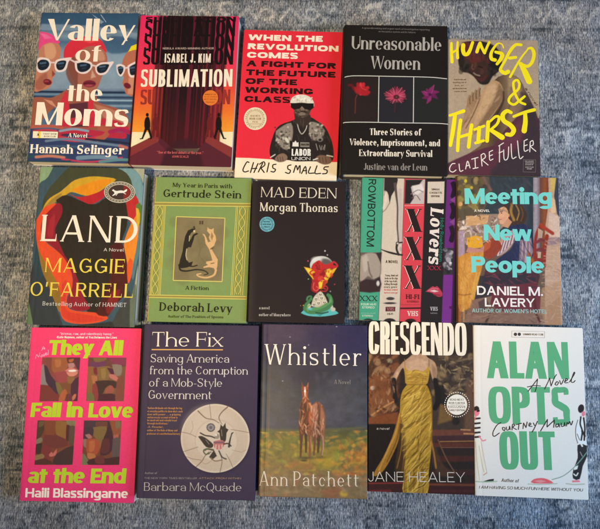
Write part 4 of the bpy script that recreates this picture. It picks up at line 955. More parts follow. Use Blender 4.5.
    c.pen([([(451.4, 43), (451.4, 50), (452, 62)], (1.9, 2.6)), ([(457.6, 42), (457.3, 49), (457.6, 58)], (1.6, 2.4)), ([(451.6, 53), (457.2, 49.6)], 1.7), ([(463.2, 45), (463, 50), (464.4, 54), (467.4, 54), (470, 50), (472.6, 42.4)], (3.4, 3.2, 3, 2.4)), ([(476.8, 52), (478.4, 47), (480, 43)], 2.6), ([(480, 43), (482, 48), (484.6, 53)], 2.4), ([(484.6, 53), (487, 47), (489.2, 42.2)], 2),
           ([(503.5, 48), (502, 44.4), (498, 43.4), (494, 47.6), (491, 53.6), (491.5, 58.8), (495, 60)], (1, 1, 2, 2.8, 3)), ([(495.6, 52), (501.8, 54), (501, 58.6), (497, 64)], (2.4, 3.4, 2.4)), ([(521, 45), (515.4, 45), (510, 51), (505, 60.6), (500.6, 68.4), (501.2, 71), (505, 73.2), (508, 71.6)], (2.4, 2.6, 2, 3, 3.4)), ([(509.4, 58.2), (515.6, 57.4)], 2.5),
           ([(528, 49), (520, 59.5), (510, 77)], (1.2, 1.5, 2)), ([(528, 48.6), (531.6, 48.6), (533.8, 54), (532, 62), (527.4, 66.4), (520.6, 64)], (1.8, 2.8, 2.6, 2.4)), ([(520.6, 64), (525, 72.4), (529, 81.6)], (3.4, 4.6, 5)),
           ([(519.4, 84), (517.4, 80.2), (513.6, 82), (513.6, 88), (516, 96), (520, 102), (525, 104.4)], 2.), ([(519.4, 84), (518, 89.4), (510, 97), (509, 102), (513.8, 104.6), (519, 101), (524.4, 96.6)], 2.),
           ([(449.6, 115.4), (456, 113.6), (463.6, 111)], (2, 3)), ([(455, 115), (453, 130), (450.4, 145.4)], (3, 3.4, 2.6)), ([(460.6, 120), (458.6, 135), (457.6, 150.6)], 2.7), ([(471.6, 125), (470, 135), (468.6, 147)], 2.9), ([(459.6, 137), (471, 133.6)], 2.4), ([(479.2, 127.6), (478.2, 142.2)], 3), ([(474.4, 129.6), (484, 126)], 2.1), ([(475.4, 143), (483.6, 140.6)], 2.2),
           ([(488.2, 122), (487.6, 132), (487, 141)], 3), ([(490, 121.4), (495.6, 116.6), (499, 117.6), (497, 124), (490, 130.2)], (1.8, 2.4, 1.9)), ([(490.6, 130), (496, 133.4), (502, 137.4)], (3, 4.4)), ([(511, 112.6), (507, 111), (502.8, 114.6), (503.6, 120.6), (510, 125), (513.6, 130), (511.2, 134.6), (506.6, 134.4)], (2.6, 3.6, 3.8, 3)), ([(513.6, 116.6), (524, 112.6), (534, 110)], (2.2, 2.8)), ([(525, 113.6), (525.2, 122), (524, 131)], (3, 4.2))], 2.4, Y, 5, 1.3)
    Wc = 'ecdcd0'
    c.pen([[(455, 163.5), (452, 164), (449.6, 168), (450.2, 171), (453, 172), (456, 170)], [(459, 164), (460, 171), (463, 170.4)], [(465.6, 169), (467.6, 161), (470, 168)], [(466, 166.2), (469.4, 165)], [(475, 158), (475.4, 168)], [(471.6, 159.2), (478, 157.4)], [(473, 168.6), (478, 167.6)], [(481, 155), (482, 166)], [(481, 155), (484, 153.5), (485.4, 157), (482, 160)], [(482, 160), (488, 165)], [(489.2, 152), (489.8, 160), (493, 159)], [(489.4, 156), (492.4, 154.8)], [(489.2, 152), (492.6, 150.4)],
           [(499.5, 146), (499.4, 162)], [(498.6, 146), (503.4, 143)], [(499, 153), (502.6, 151.4)], [(503.6, 150), (504, 158.6), (506, 160), (508, 157), (508.6, 147)], [(511, 144), (512, 158), (516, 157)], [(517.4, 141), (519.4, 158), (523, 156.6)], [(524, 141), (524.2, 151), (528, 150)], [(524, 141), (527.2, 139.4)], [(524.2, 146), (527, 145)], [(530, 142), (529.6, 152)], [(530, 142), (532.6, 140.8), (533, 145), (530.4, 146.6), (535.6, 151.4)]], .95, Wc, 4)
    for i, (a, b, t) in enumerate(((454, 466, "A mysterious and"), (453, 466.5, "haunting tale of"), (455, 464, "love, art"), (452.6, 466.6, "and obsession from"), (454, 466.6, "a master of form"))): c.text(t, a, 80.2 + i * 3, b, 80.1 + i * 3, 1.6, SMALL, '5a4a3c')
    c.text("a novel", 524.6, 88.5, 535.6, 106, 2.4, SMALL, '3a302a')
    for p in ([(523.2, 159.6), (535.4, 160)], [(535.4, 160), (535.2, 172.4)], [(535.2, 172.4), (523, 172)], [(523, 172), (523.2, 159.6)]): c.rule(p, .35, '7a6e6a')
    for i, (t, a, b) in enumerate((("THE AWARD", 524.6, 533.6), ("WINNING", 525, 533.8), ("AUTHOR OF", 525, 533), ("UNSETTLED", 525, 533.4), ("GROUND", 526.6, 531.6))): c.text(t, a, 162 + i * 1.7 + (.8 if i > 2 else 0), b, 162 + i * 1.7 + (.8 if i > 2 else 0), 1.2, SMALL, 'bdb2aa')
    finish(c, 'hunger', "paperback_book", "tan paperback with yellow brush lettering over a woman's bare back", False, '9a866e', 'c8beb0')


def land():
    c = start('land', True)
    c.base('91a474').grad([(26, '93a676'), (118, '93a676'), (136, 'b4aa86')], 'x')
    P = lambda p, k, s_=.45, a=1: c.poly(p, k, s_, a, 3)
    P([(56, 160), (90, 160), (115, 164), (127, 166), (135, 170), (141, 178), (144, 190), (143, 215), (140, 250), (134, 290), (131, 332), (34, 332), (29, 312), (27, 300), (29, 275), (31, 250), (35, 225), (36, 200), (39, 184), (48, 177)], '44575a')
    P([(112, 165), (127, 167), (136, 171), (142, 181), (143.4, 200), (140, 205), (134, 190), (128, 178)], '7c9a92'); P([(134, 226), (142, 214), (141, 240), (137, 262), (133, 280), (131, 262)], '5d7d74')
    P([(60, 176), (72, 166), (100, 164), (122, 170), (131, 180), (134, 196), (141, 210), (139, 226), (128, 200), (110, 180), (80, 178), (56, 196), (46, 212), (42, 205), (48, 190)], '49482f')
    P([(28, 290), (34, 262), (42, 262), (52, 290), (58, 312), (62, 332), (30, 332)], '3a3d3c'); P([(38, 222), (36, 245), (34, 262), (38, 280), (46, 270), (42, 250)], '334346')
    P([(40, 218), (44, 206), (50, 198), (60, 192), (66, 187), (75, 180), (90, 176.6), (104, 177), (116, 179.5), (106, 187), (95, 194), (85, 195.6), (72, 192), (66, 195), (58, 200), (50, 207)], 'd9a02a'); P([(72, 190), (80, 186), (98, 180), (112, 180), (102, 188), (94, 194), (84, 195)], 'f08f1e'); P([(44, 208), (52, 199), (62, 193), (58, 200), (50, 206)], 'a8823a')
    P([(56, 200), (66, 195), (84, 202), (96, 204), (106, 198), (118, 200), (127, 205), (127, 225), (122, 240), (118, 262), (110, 290), (98, 314), (86, 310), (78, 290), (66, 262), (56, 242), (54, 230), (60, 214)], '332a20', .5)
    P([(68, 193), (78, 197), (90, 195), (103, 190), (107, 187), (104, 197), (92, 204), (82, 201)], 'c2282c')
    P([(37, 244), (40, 240), (48, 258), (56, 272), (62, 290), (60, 312), (54, 300), (48, 284), (42, 270)], '9a6e2a')
    P([(36.4, 220), (44, 208), (52, 204), (56, 204), (50, 212), (44, 218), (41, 226), (42, 236), (48, 244), (56, 250), (66, 260), (72, 274), (72, 288), (67, 297), (68, 307), (76, 311), (98, 313), (108, 318), (98, 322.4), (80, 324), (65, 321), (60, 311), (61, 298), (58, 285), (52, 273), (45, 262), (38, 247), (36, 232)], 'ef5129')
    P([(62, 285), (66, 280), (66, 295), (65, 306), (70, 312), (88, 315), (104, 319), (84, 322.6), (66, 319), (61, 310)], 'e2402a')
    P([(46, 214), (52, 208), (58, 203), (62, 206), (62, 214), (58, 222), (55, 230), (57, 238), (60, 245), (65, 256), (72, 266), (78, 280), (83, 296), (90, 308), (80, 311), (70, 308), (67, 300), (72, 288), (72, 274), (64, 258), (54, 248), (45, 240), (41, 231), (42, 222)], '98232c'); P([(50, 220), (55, 214), (54, 228), (52, 238), (47, 234)], 'ad2c30', .7)
    P([(110, 246), (122, 243), (127, 262), (128, 280), (124, 296), (113, 306), (108, 316), (96, 313), (104, 296), (112, 270)], '55201c', .7); P([(112, 292), (120, 290), (116, 305), (108, 314), (106, 306)], '8a2424', 1)
    P([(126, 202), (132, 195), (138, 199), (140, 212), (137, 220), (131, 224), (128, 215)], 'c9302c'); P([(136, 205), (140, 203), (143, 212), (141, 224), (137, 219)], '5f7a34', .6); P([(131, 224), (137, 214), (140, 214), (138.4, 232), (136, 250), (133, 264), (131, 276), (128, 282), (127, 262), (124, 246), (126, 236)], 'f5892a'); P([(130, 258), (133, 262), (131, 277), (128, 283), (127, 266)], 'ee5a26')
    P([(136, 208), (139, 210), (139.6, 222), (137, 226)], 'e0b030', .6); P([(110, 326), (124, 300), (130, 292), (131, 332), (104, 332)], '46443c', .8); P([(78, 325), (100, 323), (112, 322), (110, 332), (70, 332)], '38352e', .7); P([(130, 300), (136, 284), (134, 330), (130, 330)], '6c7258', .6); P([(24, 292), (28, 300), (31, 314), (33, 332), (22, 332)], '6a7c50')
    c.grain(.13, .3, 3, 4, 1.6, .5).grain(.07, 1.1, 5, 3, .6, 1.6)
    W = 'fde9c6'; Y = 'f4d24e'
    c.text("LAND", 40.8, 241, 136.8, 243, 26.5, FLARE, W).text("A Novel", 103.6, 251.2, 123.4, 251.6, 3.2, SMALL, 'd8cab0').text("MAGGIE", 45.2, 272, 124, 273.6, 14.2, FLARE, Y).text("O'FARRELL", 30, 295.6, 132.6, 297.8, 13.6, FLARE, Y).text("Bestselling Author of HAMNET", 42.6, 305.4, 126.2, 307, 4.0, Face(V=.12, H=.09, s_=.03, X=.66, sp=.16), 'e2d6c2')
    r, fc = finish(c, 'land', "hardcover_book", "thick hardcover with torn-paper layers of orange, red, teal and near-black", True, '8a9a72', '6f7a60', edge='8d8264')

    def draw(s):
        a = np.radians(np.arange(0, 361, 8)); b0 = a[:-1]; s.shape(np.column_stack([119.7 + 11.6 * np.cos(b0), 192.2 + 7.7 * np.sin(b0)]), '47332a'); s.shape([(119.7 + 11.4 * math.cos(q), 192.2 + 7.5 * math.sin(q)) for q in np.radians(np.arange(-70, 71, 10))], '8c2c28'); s.z += 1
        for rx, ry, k in ((15.2, 10.4, 'e6d8b8'), (11.6, 7.7, 'd8c8a8')): s.rule(np.column_stack([119.7 + rx * np.cos(a), 192.2 + ry * np.sin(a)]), .55, k)
        s.shape([(112, 190.4), (113.4, 189.2), (115, 190.6), (117, 191), (121, 190.4), (124, 190.8), (125.4, 189.8), (126.8, 189), (127.4, 190), (126.6, 191.4), (125, 192.4), (123, 193), (120, 193), (117, 193.6), (115.4, 194.8), (113, 196), (112.2, 195.6), (114.6, 193.4), (114.2, 192)], 'f6ead0')
        s.rule([(123, 192.6), (126, 194.2)], .6, 'f6ead0'); s.rule([(118, 193), (116, 195.6)], .6, 'f6ead0')
        for k in range(26):
            b = k / 26 * 6.2832; s.shape([(119.7 + 13.4 * math.cos(b + q) * m, 192.2 + 9.1 * math.sin(b + q) * m) for q, m in ((-.06, .955), (.06, .955), (.06, 1.045), (-.06, 1.045))], 'c8ba9a'); s.z -= 1
    s_ = c
    c2 = seal(c, fc, 119.7, 192.2, 15.6, 10.8, '857460', None, "oval_seal", None, draw, .0001)


def levy():
    c = start('levy', curl=.001)
    c.base('8a9d57').grain(.04, .07, 3)
    e = .062

    def X(x, y): return x - (y - 177) * e
    c.poly([(X(153, 177), 177), (X(157, 177), 177), (X(157, 330), 330), (X(153, 330), 330)], 'c6ab4c', .5)
    c.poly([(150, 202.3), (256, 203.9), (256, 206.4), (150, 205)], 'a89246', .4).poly([(140, 295.2), (256, 297), (256, 299), (140, 297.4)], 'a89246', .4)
    for (a, b) in ((157.4, 167.6), (240.2, 251)):
        c.poly([(X(a, 205), 205.6), (X(b, 205), 206), (X(b, 295), 296), (X(a, 295), 295)], '93964a', .3)
    P = [(176.3, 216.6), (225, 218.2), (222.2, 281.6), (173.2, 280.4)]
    c.poly(P, '8f7c54', .3).blobs((174, 218, 224, 280), ('85744e', '98865c', '7c6a48'), 60, 6, 3, 2.5, .35).poly([(197, 236), (205, 240), (206, 262), (196, 262)], '82724c', 2, .5, 2)
    # two seated animals facing each other
    B = '2f2920'; O = 'e9b578'
    c.poly([(195.6, 228), (192, 228.6), (188, 230.4), (185.2, 236), (183.7, 243), (182.4, 252), (180, 260), (178.8, 266), (181, 268.4), (187, 267.6), (191.6, 265.6), (193, 261.4), (189, 262.6), (186.4, 259.4), (186.2, 252), (188.2, 247.2), (191, 247.4), (193.6, 240), (194.6, 236), (198.4, 233.8), (196.6, 232.8), (193, 234.6), (190.4, 240), (189.2, 236.4), (191.4, 232.6), (194.4, 231)], B, .35)
    c.line([(179.2, 265), (180.6, 270), (187, 271), (196, 269.6), (204, 270.6), (208, 273.6), (204, 275)], (2, 1.6, 1.2, .8), B, .35).line([(188, 266), (193, 266.4), (197, 265.4)], 1.3, B, .35).ell(194.3, 231.3, 1, 1.2, 'e8c890', .4).line([(189.6, 236), (189.2, 241)], .6, 'e0c890', .3).line([(186.8, 249), (186, 255), (187, 259.6)], .8, 'd8be86', .3).poly([(192.6, 227.4), (194.6, 225.8), (195, 228.2)], B, .3)
    c.poly([(207.2, 231), (207.6, 227.2), (209.2, 229), (212, 229.4), (213.6, 228), (213.8, 232.6), (215.6, 236), (216.2, 240), (214.2, 245.6), (211, 248), (213, 251.6), (215.6, 256), (217.8, 259.6), (217.4, 266), (216, 271.6), (213.6, 268), (209, 267.2), (203.6, 268), (203.4, 266.8), (208, 265), (206, 263.4), (206.4, 261.6), (212.4, 260.6), (211, 255), (209, 249), (205.6, 243.4), (204.6, 237), (202.4, 233.8), (204.6, 234.4), (206.6, 238), (208, 242.4), (210.6, 241.6), (208.8, 237.6), (210, 234.4)], O, .35)
    c.line([(216, 270), (214, 275), (207, 277.6), (200, 276.8), (197, 274.6), (201, 273.6)], (2, 1.6, 1), O, .35).poly([(211.6, 232), (213.6, 236), (212, 240.6), (210.6, 237)], '9a6a40', .5, .8).line([(210.6, 249), (213.4, 248)], .9, '6a4a2c', .4).line([(211, 263.6), (214, 263)], .8, '6a4a2c', .4)
    c.poly([(199.4, 220.8), (203.4, 220.9), (203.2, 224.4), (199.2, 224.3)], '5a4630', .4).line([(201.3, 221), (201.2, 224.3)], .5, '9a8256', .3).line([(197, 236), (200, 248), (197.6, 262)], .5, '75643f', .5, .6).line([(203, 246), (199, 254), (204, 262)], .5, '75643f', .5, .6)
    c.grain(.05, .6, 8)
    G = 'e4cf66'
    for y0, y1 in ((202.2, 203.7), (205.3, 206.7)): c.rule([(154.4, y0), (250.6, y1)], .8, G)
    for y0, y1 in ((294.9, 296.7), (297.4, 299.2)): c.rule([(148.6, y0), (246.4, y1)], .8, G)
    for a, b in zip(P, P[1:] + P[:1]): c.rule([a, b], .9, G)
    for xs in ((157.6, 166.2, 167.4), (238.2, 239.6, 250)):
        for x in xs: c.rule([(X(x, 206), 206), (X(x, 295), 295.4)], .6, G)
    for xc in (161.8, 244.8):
        for ph in (0, math.pi):
            y = np.linspace(206, 295, 90); c.rule(np.column_stack([[X(xc, q) for q in y] + 2.6 * np.sin((y - 206) / 89 * math.pi * 8 + ph), y + (.3 if xc > 200 else 0)])[::2], .62, G); c.z += 1
        for x in (xc - 3.2, xc + 3.2): c.rule([(X(x, 206), 206), (X(x, 295), 295.4)], .5, G)
    K = '25251a'
    c.text("My Year in Paris with", 173, 187, 232, 188.6, 4.3, BOOK, K).text("Gertrude Stein", 163.4, 197, 241, 198.7, 7.8, BOOK, K).text("A Fiction", 185.6, 289.8, 208.6, 290.2, 3.9, BOOK, K).text("Deborah Levy", 159.6, 310.8, 232, 312.6, 8.4, BOOK, K).text("Author of The Position of Spoons", 168, 317.6, 223.4, 318.4, 2.5, BOOK, '35391f')
    finish(c, 'levy', "paperback_book", "green paperback with a gold lattice border and two seated animals in a panel", False, 'b39a48', 'd8d0bc')


def mad():
    c = start('mad', curl=.0008)
    c.base('2b2223').grain(.1, .04, 4)
    c.grad([(248, '45403a'), (252, '3a302c'), (258, '2b2223')], 'x', .7)  # greenish reflection on the spine rounding, painted into the cover colour
    # fire dragon before the moon, skulls and a green serpent on a pool
    c.ell(321.4, 265.2, 11.4, 9, 'd9d0c0', .5).ell(323.8, 266.6, 10, 8, '2a2422', 1.6, .9).ell(317, 260, 5, 3, 'efe8da', 1.4, .7).ell(326, 262, 5, 3, '6a625a', 1.4, .7)
    c.poly([(304, 267), (309, 268), (313, 269), (317, 273), (323, 271), (329, 268.6), (337, 267.4), (334, 272.4), (329, 278), (326, 283), (323, 288.4), (319, 289), (315, 284), (312, 278), (308, 273)], 'f0b02c', .45)
    c.poly([(306, 268), (311, 270), (312, 276), (308, 272)], 'f8d848', .6).poly([(322, 274), (332, 270), (328, 277), (322, 282)], 'f8cc3c', .6).poly([(319.5, 280), (323.4, 282), (322.4, 288), (319.4, 287)], 'f8d040', .5)
    c.poly([(313, 264), (317, 261), (320, 260.4), (322, 263), (326, 264.6), (330, 263), (334, 261.4), (333, 265), (337, 266), (333, 269), (328, 268.4), (324, 270.4), (326, 274), (324, 278), (326, 281), (322, 280), (318, 283), (315, 281), (312, 275), (315, 272), (311, 268.6)], 'c92c2c', .5, 1, 2)
    c.blobs((312, 263, 332, 282), ('e24a34', '8e1c20', 'd83a30'), 26, 1.7, 8, .5, .75)
    c.line([(330, 264), (334, 262), (337.4, 266), (334, 268)], 1.6, 'c83038', .4).line([(313, 270), (310, 272.6), (312, 275)], 1.6, 'd04030', .4)
    c.poly([(312, 279), (318, 281), (318.4, 291), (314, 292), (312.4, 287)], 'b8282a', .5, 1, 2).poly([(323, 281), (327, 280), (325, 286), (321, 290)], 'c83a2a', .5).line([(314, 283), (313, 288), (316, 291), (318.6, 288.6), (316.6, 286.6)], 1.1, 'e0584a', .35).line([(320, 291), (325.4, 291.2), (327.6, 288.4), (325.6, 286), (323.6, 288), (325.4, 289)], 1.2, 'b83030', .35).line([(312, 284), (312.2, 290), (317, 292.6)], 1.5, 'a02428', .35)
    c.poly([(301, 313), (304, 310), (309, 307.6), (330, 307.6), (334, 310), (338.4, 313.4), (330, 315.6), (320, 316.6), (308, 315.8)], '62bcb4', .45, 1, 2).poly([(313, 312), (326, 312), (320, 316.4)], '3a8f8a', .6, .8)
    c.poly([(311, 306), (313.4, 298), (317, 293.6), (320.6, 291.4), (324, 295), (326.6, 300), (328, 306), (320, 308)], 'cdbd9e', .45, 1, 2)
    for x, y, r in ((316, 299, 2.2), (321.6, 298, 2.5), (318.6, 303, 2.3), (324.4, 302.4, 2.2), (314, 304.4, 2), (320.4, 294.4, 2)):
        c.ell(x, y, r, r, 'e2d4b6', .4).ell(x - .7, y, .55, .6, '3a2c22', .3).ell(x + .8, y, .55, .6, '3a2c22', .3).line([(x - .6, y + 1.3), (x + .7, y + 1.3)], .5, '5a4636', .25)
    c.ell(309, 306, 1.8, 2.4, 'd8c8a6', .5).ell(333, 309.4, 2.4, 2, 'cfc2a4', .5).ell(331.4, 306.6, 1.6, 1.6, 'd8ccb0', .5)
    Gn = '4c8450'
    c.line([(312, 300), (311, 296.4), (307.8, 297.2), (307, 300)], (1.2, 2), Gn, .4).line([(310.8, 298.4), (309.4, 301), (306, 305), (305, 309), (309, 312), (316, 312), (322, 310), (327, 308), (331, 303), (330, 297), (328, 295)], (1.8, 3, 3.6, 4, 4.6, 4.2, 3), Gn, .45).line([(313, 309), (320, 308), (327, 304)], 2.6, '5f9a58', .6).line([(316, 312.6), (322, 313.4), (328, 312)], 1.4, '2f5a3c', .4).poly([(328, 305), (331, 296), (332, 302)], '6aa262', .4).line([(308, 311), (307, 308), (309.6, 305)], 1.2, '6aa262', .5)
    for x, y, r, k in ((325, 251, .8, 'cfc6ba'), (327.4, 255, .7, 'b8b0a6'), (308, 261, .8, 'c05068'), (308.4, 279, .6, '9ab070'), (334.6, 284.4, .7, 'b83a34'), (330.4, 291.4, .6, 'a8a89a'), (303.4, 305.4, .6, 'c8a848'), (300.6, 305.6, .4, 'b88a40')): c.ell(x, y, r, r, k, .35, .85)
    K = 'ecdabd'
    c.text("MAD EDEN", 261.2, 197, 336.2, 198.5, 10.4, Face(V=.12, H=.05, s_=.05, sh=.035, X=.62, thin=.055, sp=.1, br=.04), K).text("Morgan Thomas", 260.2, 211, 337.6, 212.2, 8.8, Face(V=.15, H=.07, s_=.06, sh=.05, X=.66, thin=.075, sp=.08, br=.05), K)
    c.text("* a novel", 257, 309.2, 269.4, 309.4, 2.9, BOOK, 'c4b8a8').text("* author of Manywhere", 256.6, 316, 290.6, 316.4, 2.9, BOOK, 'c4b8a8')
    r, fc = finish(c, 'mad', "paperback_book", "nearly black paperback with a small red dragon and green serpent and a blue round badge", False, '3c3a30', '6a6460')

    def draw(s):
        for i, (t, a, b) in enumerate((("NATIONAL", 263.6, 270.4), ("BOOK AWARD", 262.8, 271.2), ("FINALIST", 263.8, 270.2))): s.text(t, a, 222.4 + i * 2.6, b, 222.5 + i * 2.6, 1.5, SMALL, '1f3c44')
        for k in range(24):
            a = k / 24 * 6.2832
            if k % 6 != 5: s.shape([(267 + 6.3 * math.cos(a + q) * m, 224.3 + 6.3 * math.sin(a + q) * m) for q, m in ((-.06, .94), (.06, .94), (.06, 1.06), (-.06, 1.06))], '2f555c'); s.z -= 1
    seal(c, fc, 267, 224.3, 7.5, 7.5, '6fb2bc', None, "round_badge", '3a6a72', draw)


def lovers():
    c = start('lovers', curl=.0008)
    c.base('2b2426'); e = .036

    def X(x, y): return x - (y - 178) * e
    def band(xa, xb, ya, yb, k, s_=.3): c.poly([(X(xa, ya), ya), (X(xb, ya), ya), (X(xb, yb), yb), (X(xa, yb), yb)], k, s_)
    band(361, 383.6, 174, 330, '4ba583'); band(383.8, 404.4, 174, 330, 'd9c6b1'); band(404.6, 425.4, 174, 330, 'de4550'); band(425.6, 446.6, 174, 330, '282224'); band(446.8, 462, 174, 330, '6f2c76'); band(457.4, 464, 174, 330, '241b22')
    # tape one
    band(361, 383.6, 252.4, 292, '6a5c56'); c.poly([(361, 256), (368, 253), (376, 254), (381, 262), (381, 274), (374, 279), (368, 276), (362, 281), (358, 276)], 'a8988a', 1., 1, 3).poly([(362, 258), (367, 255), (369, 266), (364, 272)], 'c4b4a4', 1.4, .8, 3).line([(368, 262), (369.6, 272), (372, 277)], 1.2, '5a4c46', .7, .9).poly([(376, 253), (382, 252), (381, 264)], '3a2f30', .8).poly([(359, 283), (366, 279), (374, 280), (380, 277), (380, 291.5), (359, 291.5)], '3a2a2c', 1, 1, 2).ell(378, 283.4, 1.5, 2.4, 'd8d0c8', .7)
    c.line([(359.5, 320.8), (381, 321)], 1.2, '338062', .4).ell(368, 321.4, 5.4, 3, '26352f', .5)
    # tape two: stockinged legs and a heel
    c.poly([(384.4, 176), (397, 176), (397, 184), (395, 190), (391.4, 196), (389.6, 204), (388.4, 195), (386, 191), (384, 196)], '332a2c', .5, 1, 2).line([(395, 184), (396.4, 196), (397.6, 208), (397.4, 226), (398.4, 240), (397, 246)], (3, 1.8, 1.8, 1.8), '5c4c48', .5).line([(400, 190), (400.6, 210), (400.4, 232), (401.4, 242)], 3.4, 'c8b6ae', 1., .9).line([(389.6, 203), (386, 209), (382.8, 212)], .8, '8a766c', .5).line([(385, 192), (386, 200), (383.4, 208)], 1.6, 'ecdccb', 1, .8)
    c.line([(381.6, 249.6), (388, 252), (396, 254), (402, 255)], (1, 2.2, 1.8), '2d2526', .4).line([(397, 243), (396.6, 249), (398.6, 254.6)], 2.2, '332b2b', .4).line([(396.6, 243), (402, 242.4)], 1.6, '332b2b', .4).ell(397.6, 243.4, 1., .9, 'c8b8b0', .3).ell(400.6, 249, 1.3, 2.4, 'b8a8a0', .5)
    for x, y, rx, ry in ((390.4, 298.6, 4.2, 1.6), (390, 303.2, 6.4, 1.1)): c.ell(x, y, rx, ry, '463c3a', .4)
    c.poly([(385.6, 306.8), (395.4, 306.8), (395.2, 311.4), (385.4, 311.4)], '5e2226', .4).ell(389.6, 321.6, 6.2, 3.4, '2d2726', .5)
    # tape three
    c.poly([(X(406.2, 179), 179.6), (X(425, 179), 179.6), (X(425, 204), 204), (X(406.2, 204), 204)], 'cbb9b0', .3).poly([(405.4, 179.6), (423, 179.6), (419, 185), (411, 187), (412, 192), (414, 198), (410, 204), (404.6, 204)], '2c2527', .7).poly([(412, 186), (422, 184), (424, 190), (416, 196), (414, 192)], 'e6d8ce', .8).line([(411, 194), (418, 190), (423, 192)], .8, '8a7670', .4).line([(412, 198), (416, 195), (420, 200)], .8, '6a5a58', .4)
    c.poly([(400, 307.6), (424, 307.2), (424, 308.9), (400, 309.2)], '3a1a1e', .4).ell(410.6, 321.6, 5.6, 3, '2d1c1e', .5)
    for y, w_ in ((205.6, .8), (304.8, .5)): c.line([(X(405.6, y), y), (X(424.6, y), y)], w_, 'f09a94' if w_ > .6 else '8a2a30', .3, .8, 0)
    # tape four
    c.poly([(427.7, 181.8), (444.4, 181.6), (443.8, 203.2), (427.3, 203.2)], 'dccab4', .3)
    c.poly([(425.6, 291.6), (430, 288), (432.6, 286.4), (435, 287.2), (437, 286.2), (440, 289.4), (442.6, 294), (441, 296.6), (437, 296.4), (432, 293)], 'c23c52', .45, 1, 2).poly([(429.6, 291), (434, 289.8), (438.6, 291.4), (434.6, 292.2)], 'e8c8c0', .5).line([(428, 291), (433, 288.4), (438, 289)], .8, 'e07080', .4).line([(434, 294.6), (440, 295.2)], 1, '8a2438', .5)
    # tape five
    for y in (190, 211, 234): c.poly([(X(450.6, y), y - 7), (X(455, y), y - 8.6), (X(457, y), y), (X(455, y), y + 8.6), (X(450.6, y), y + 7), (X(452.4, y), y)], '251a28', .5, 1, 2)
    for y in (200, 222): c.poly([(X(451, y), y), (X(456.6, y), y - 4), (X(456.6, y), y + 4)], '8a4690', .5)
    band(446.8, 457, 248, 275, '3a3438'); c.blobs((445, 249, 452, 273), ('8c8288', 'b8aeb2', '554c54', '2a2428'), 22, 2, 5, .6, .8).ell(450.4, 263, 1.2, 1, 'e0d8d8', .4)
    band(446.8, 456.4, 275, 330, '7d3286'); c.line([(X(456.8, 178), 178), (X(456.8, 325), 325)], 1.2, '3e1a44', .5)
    for x in (383.7, 404.5, 425.5, 446.7): c.line([(X(x, 174), 174), (X(x, 330), 330)], .7, '3a2a2c', .5, .45, 0)
    c.grain(.06, .7, 3)
    c.text("ROWBOTTOM", 368.7, 179, 366.4, 246.4, 7.4, Face(V=.155, H=.15, X=.7, sp=.07), '1e2b28')
    c.text("XXX", 359.6, 301, 377.2, 301.2, 5.4, SLAB, '1f2a26').text("FOUR HI-FI", 361, 305.3, 376, 305.5, 2.2, GEOB, 'd8e4c8').text("STEREO", 362, 308.4, 374.6, 308.5, 2.1, GEOB, 'd8e4c8').text("IN COLOUR", 361.4, 313.8, 375.4, 313.9, 1.2, SMALL, 'a8d0b8').text("STEREO", 362, 316.6, 373, 316.7, 1.6, GEOB, 'd8e4c8')
    c.text("A NOVEL", 385.6, 263, 398, 263.3, 2.9, Face(V=.2, H=.15, X=.7, sp=.1), '352b29')
    for i, t in enumerate(("Young, dumb and", "broke on the edge", "of the tape trade,", "falling through", "every genre")): c.text(t, 385.2 - i * .3, 276.4 + i * 2.9, 398 - i * .2, 276.4 + i * 2.9, 2.0, SMALL, '4a3d3a')
    for i, t in enumerate(("Be kind, rewind", "before you go")): c.text(t, 384.4, 290.6 + i * 2.9, 397.6, 290.6 + i * 2.9, 1.6, SMALL, 'c8484e')
    c.text("VHS", 387, 310.6, 394, 310.6, 3, SLAB, 'b87a78').text("HI-FI", 387.4, 315, 393, 315, 2, GEOB, '4a403e')
    for y, x0, x1 in ((231.8, 407, 421.4), (260, 405.8, 421.6), (288.8, 404.8, 420.6)):
        for dx, k in ((-.7, 'f6d8c8'), (0, '2b1d1e')): c.text("X", x0 + dx, y, x1 + dx, y + .2, 23.6, XFACE, k, .35, 1.4)
    c.text("HI-FI", 406.2, 299, 419, 299.2, 4.6, SLAB, '4a1a1e').text("STEREO", 407, 302.6, 418.6, 302.7, 1.9, GEOB, '6a2226').text("VHS", 407.4, 315.8, 418, 316, 4.8, SLAB, 'f4d8c8')
    for i, t in enumerate(("SINGLE", "CASSETTE", "EDITION")): c.text(t, (431.6, 429.6, 431.2)[i], 190.4 + i * 3.4, (439.6, 442, 439.4)[i], 190.5 + i * 3.4, 1.9, GEOB, '3a302c')
    c.text("Lovers", 430.6, 208, 428.4, 263.4, 12.6, SLABIT, 'f0dfcf').text("Holly Rowbottom", 440.2, 218, 438.6, 261.6, 3.6, SANS, '2c7a68')
    c.text("XXX", 427.4, 270, 440.6, 270.2, 4.2, SLAB, 'b42c4a').text("VHS", 430.2, 310.6, 437.6, 310.7, 3.8, SLAB, 'b8b0b0').text("MONO", 430.4, 313.8, 437.2, 313.9, 1.3, GEOB, '9a9294').text("VHS", 449.6, 309, 453.4, 309, 2.6, SLAB, '4c1a54')
    finish(c, 'lovers', "paperback_book", "paperback printed like five upright tape spines in green, cream, red, black and purple", False, '3a6a58', 'b8aca0')


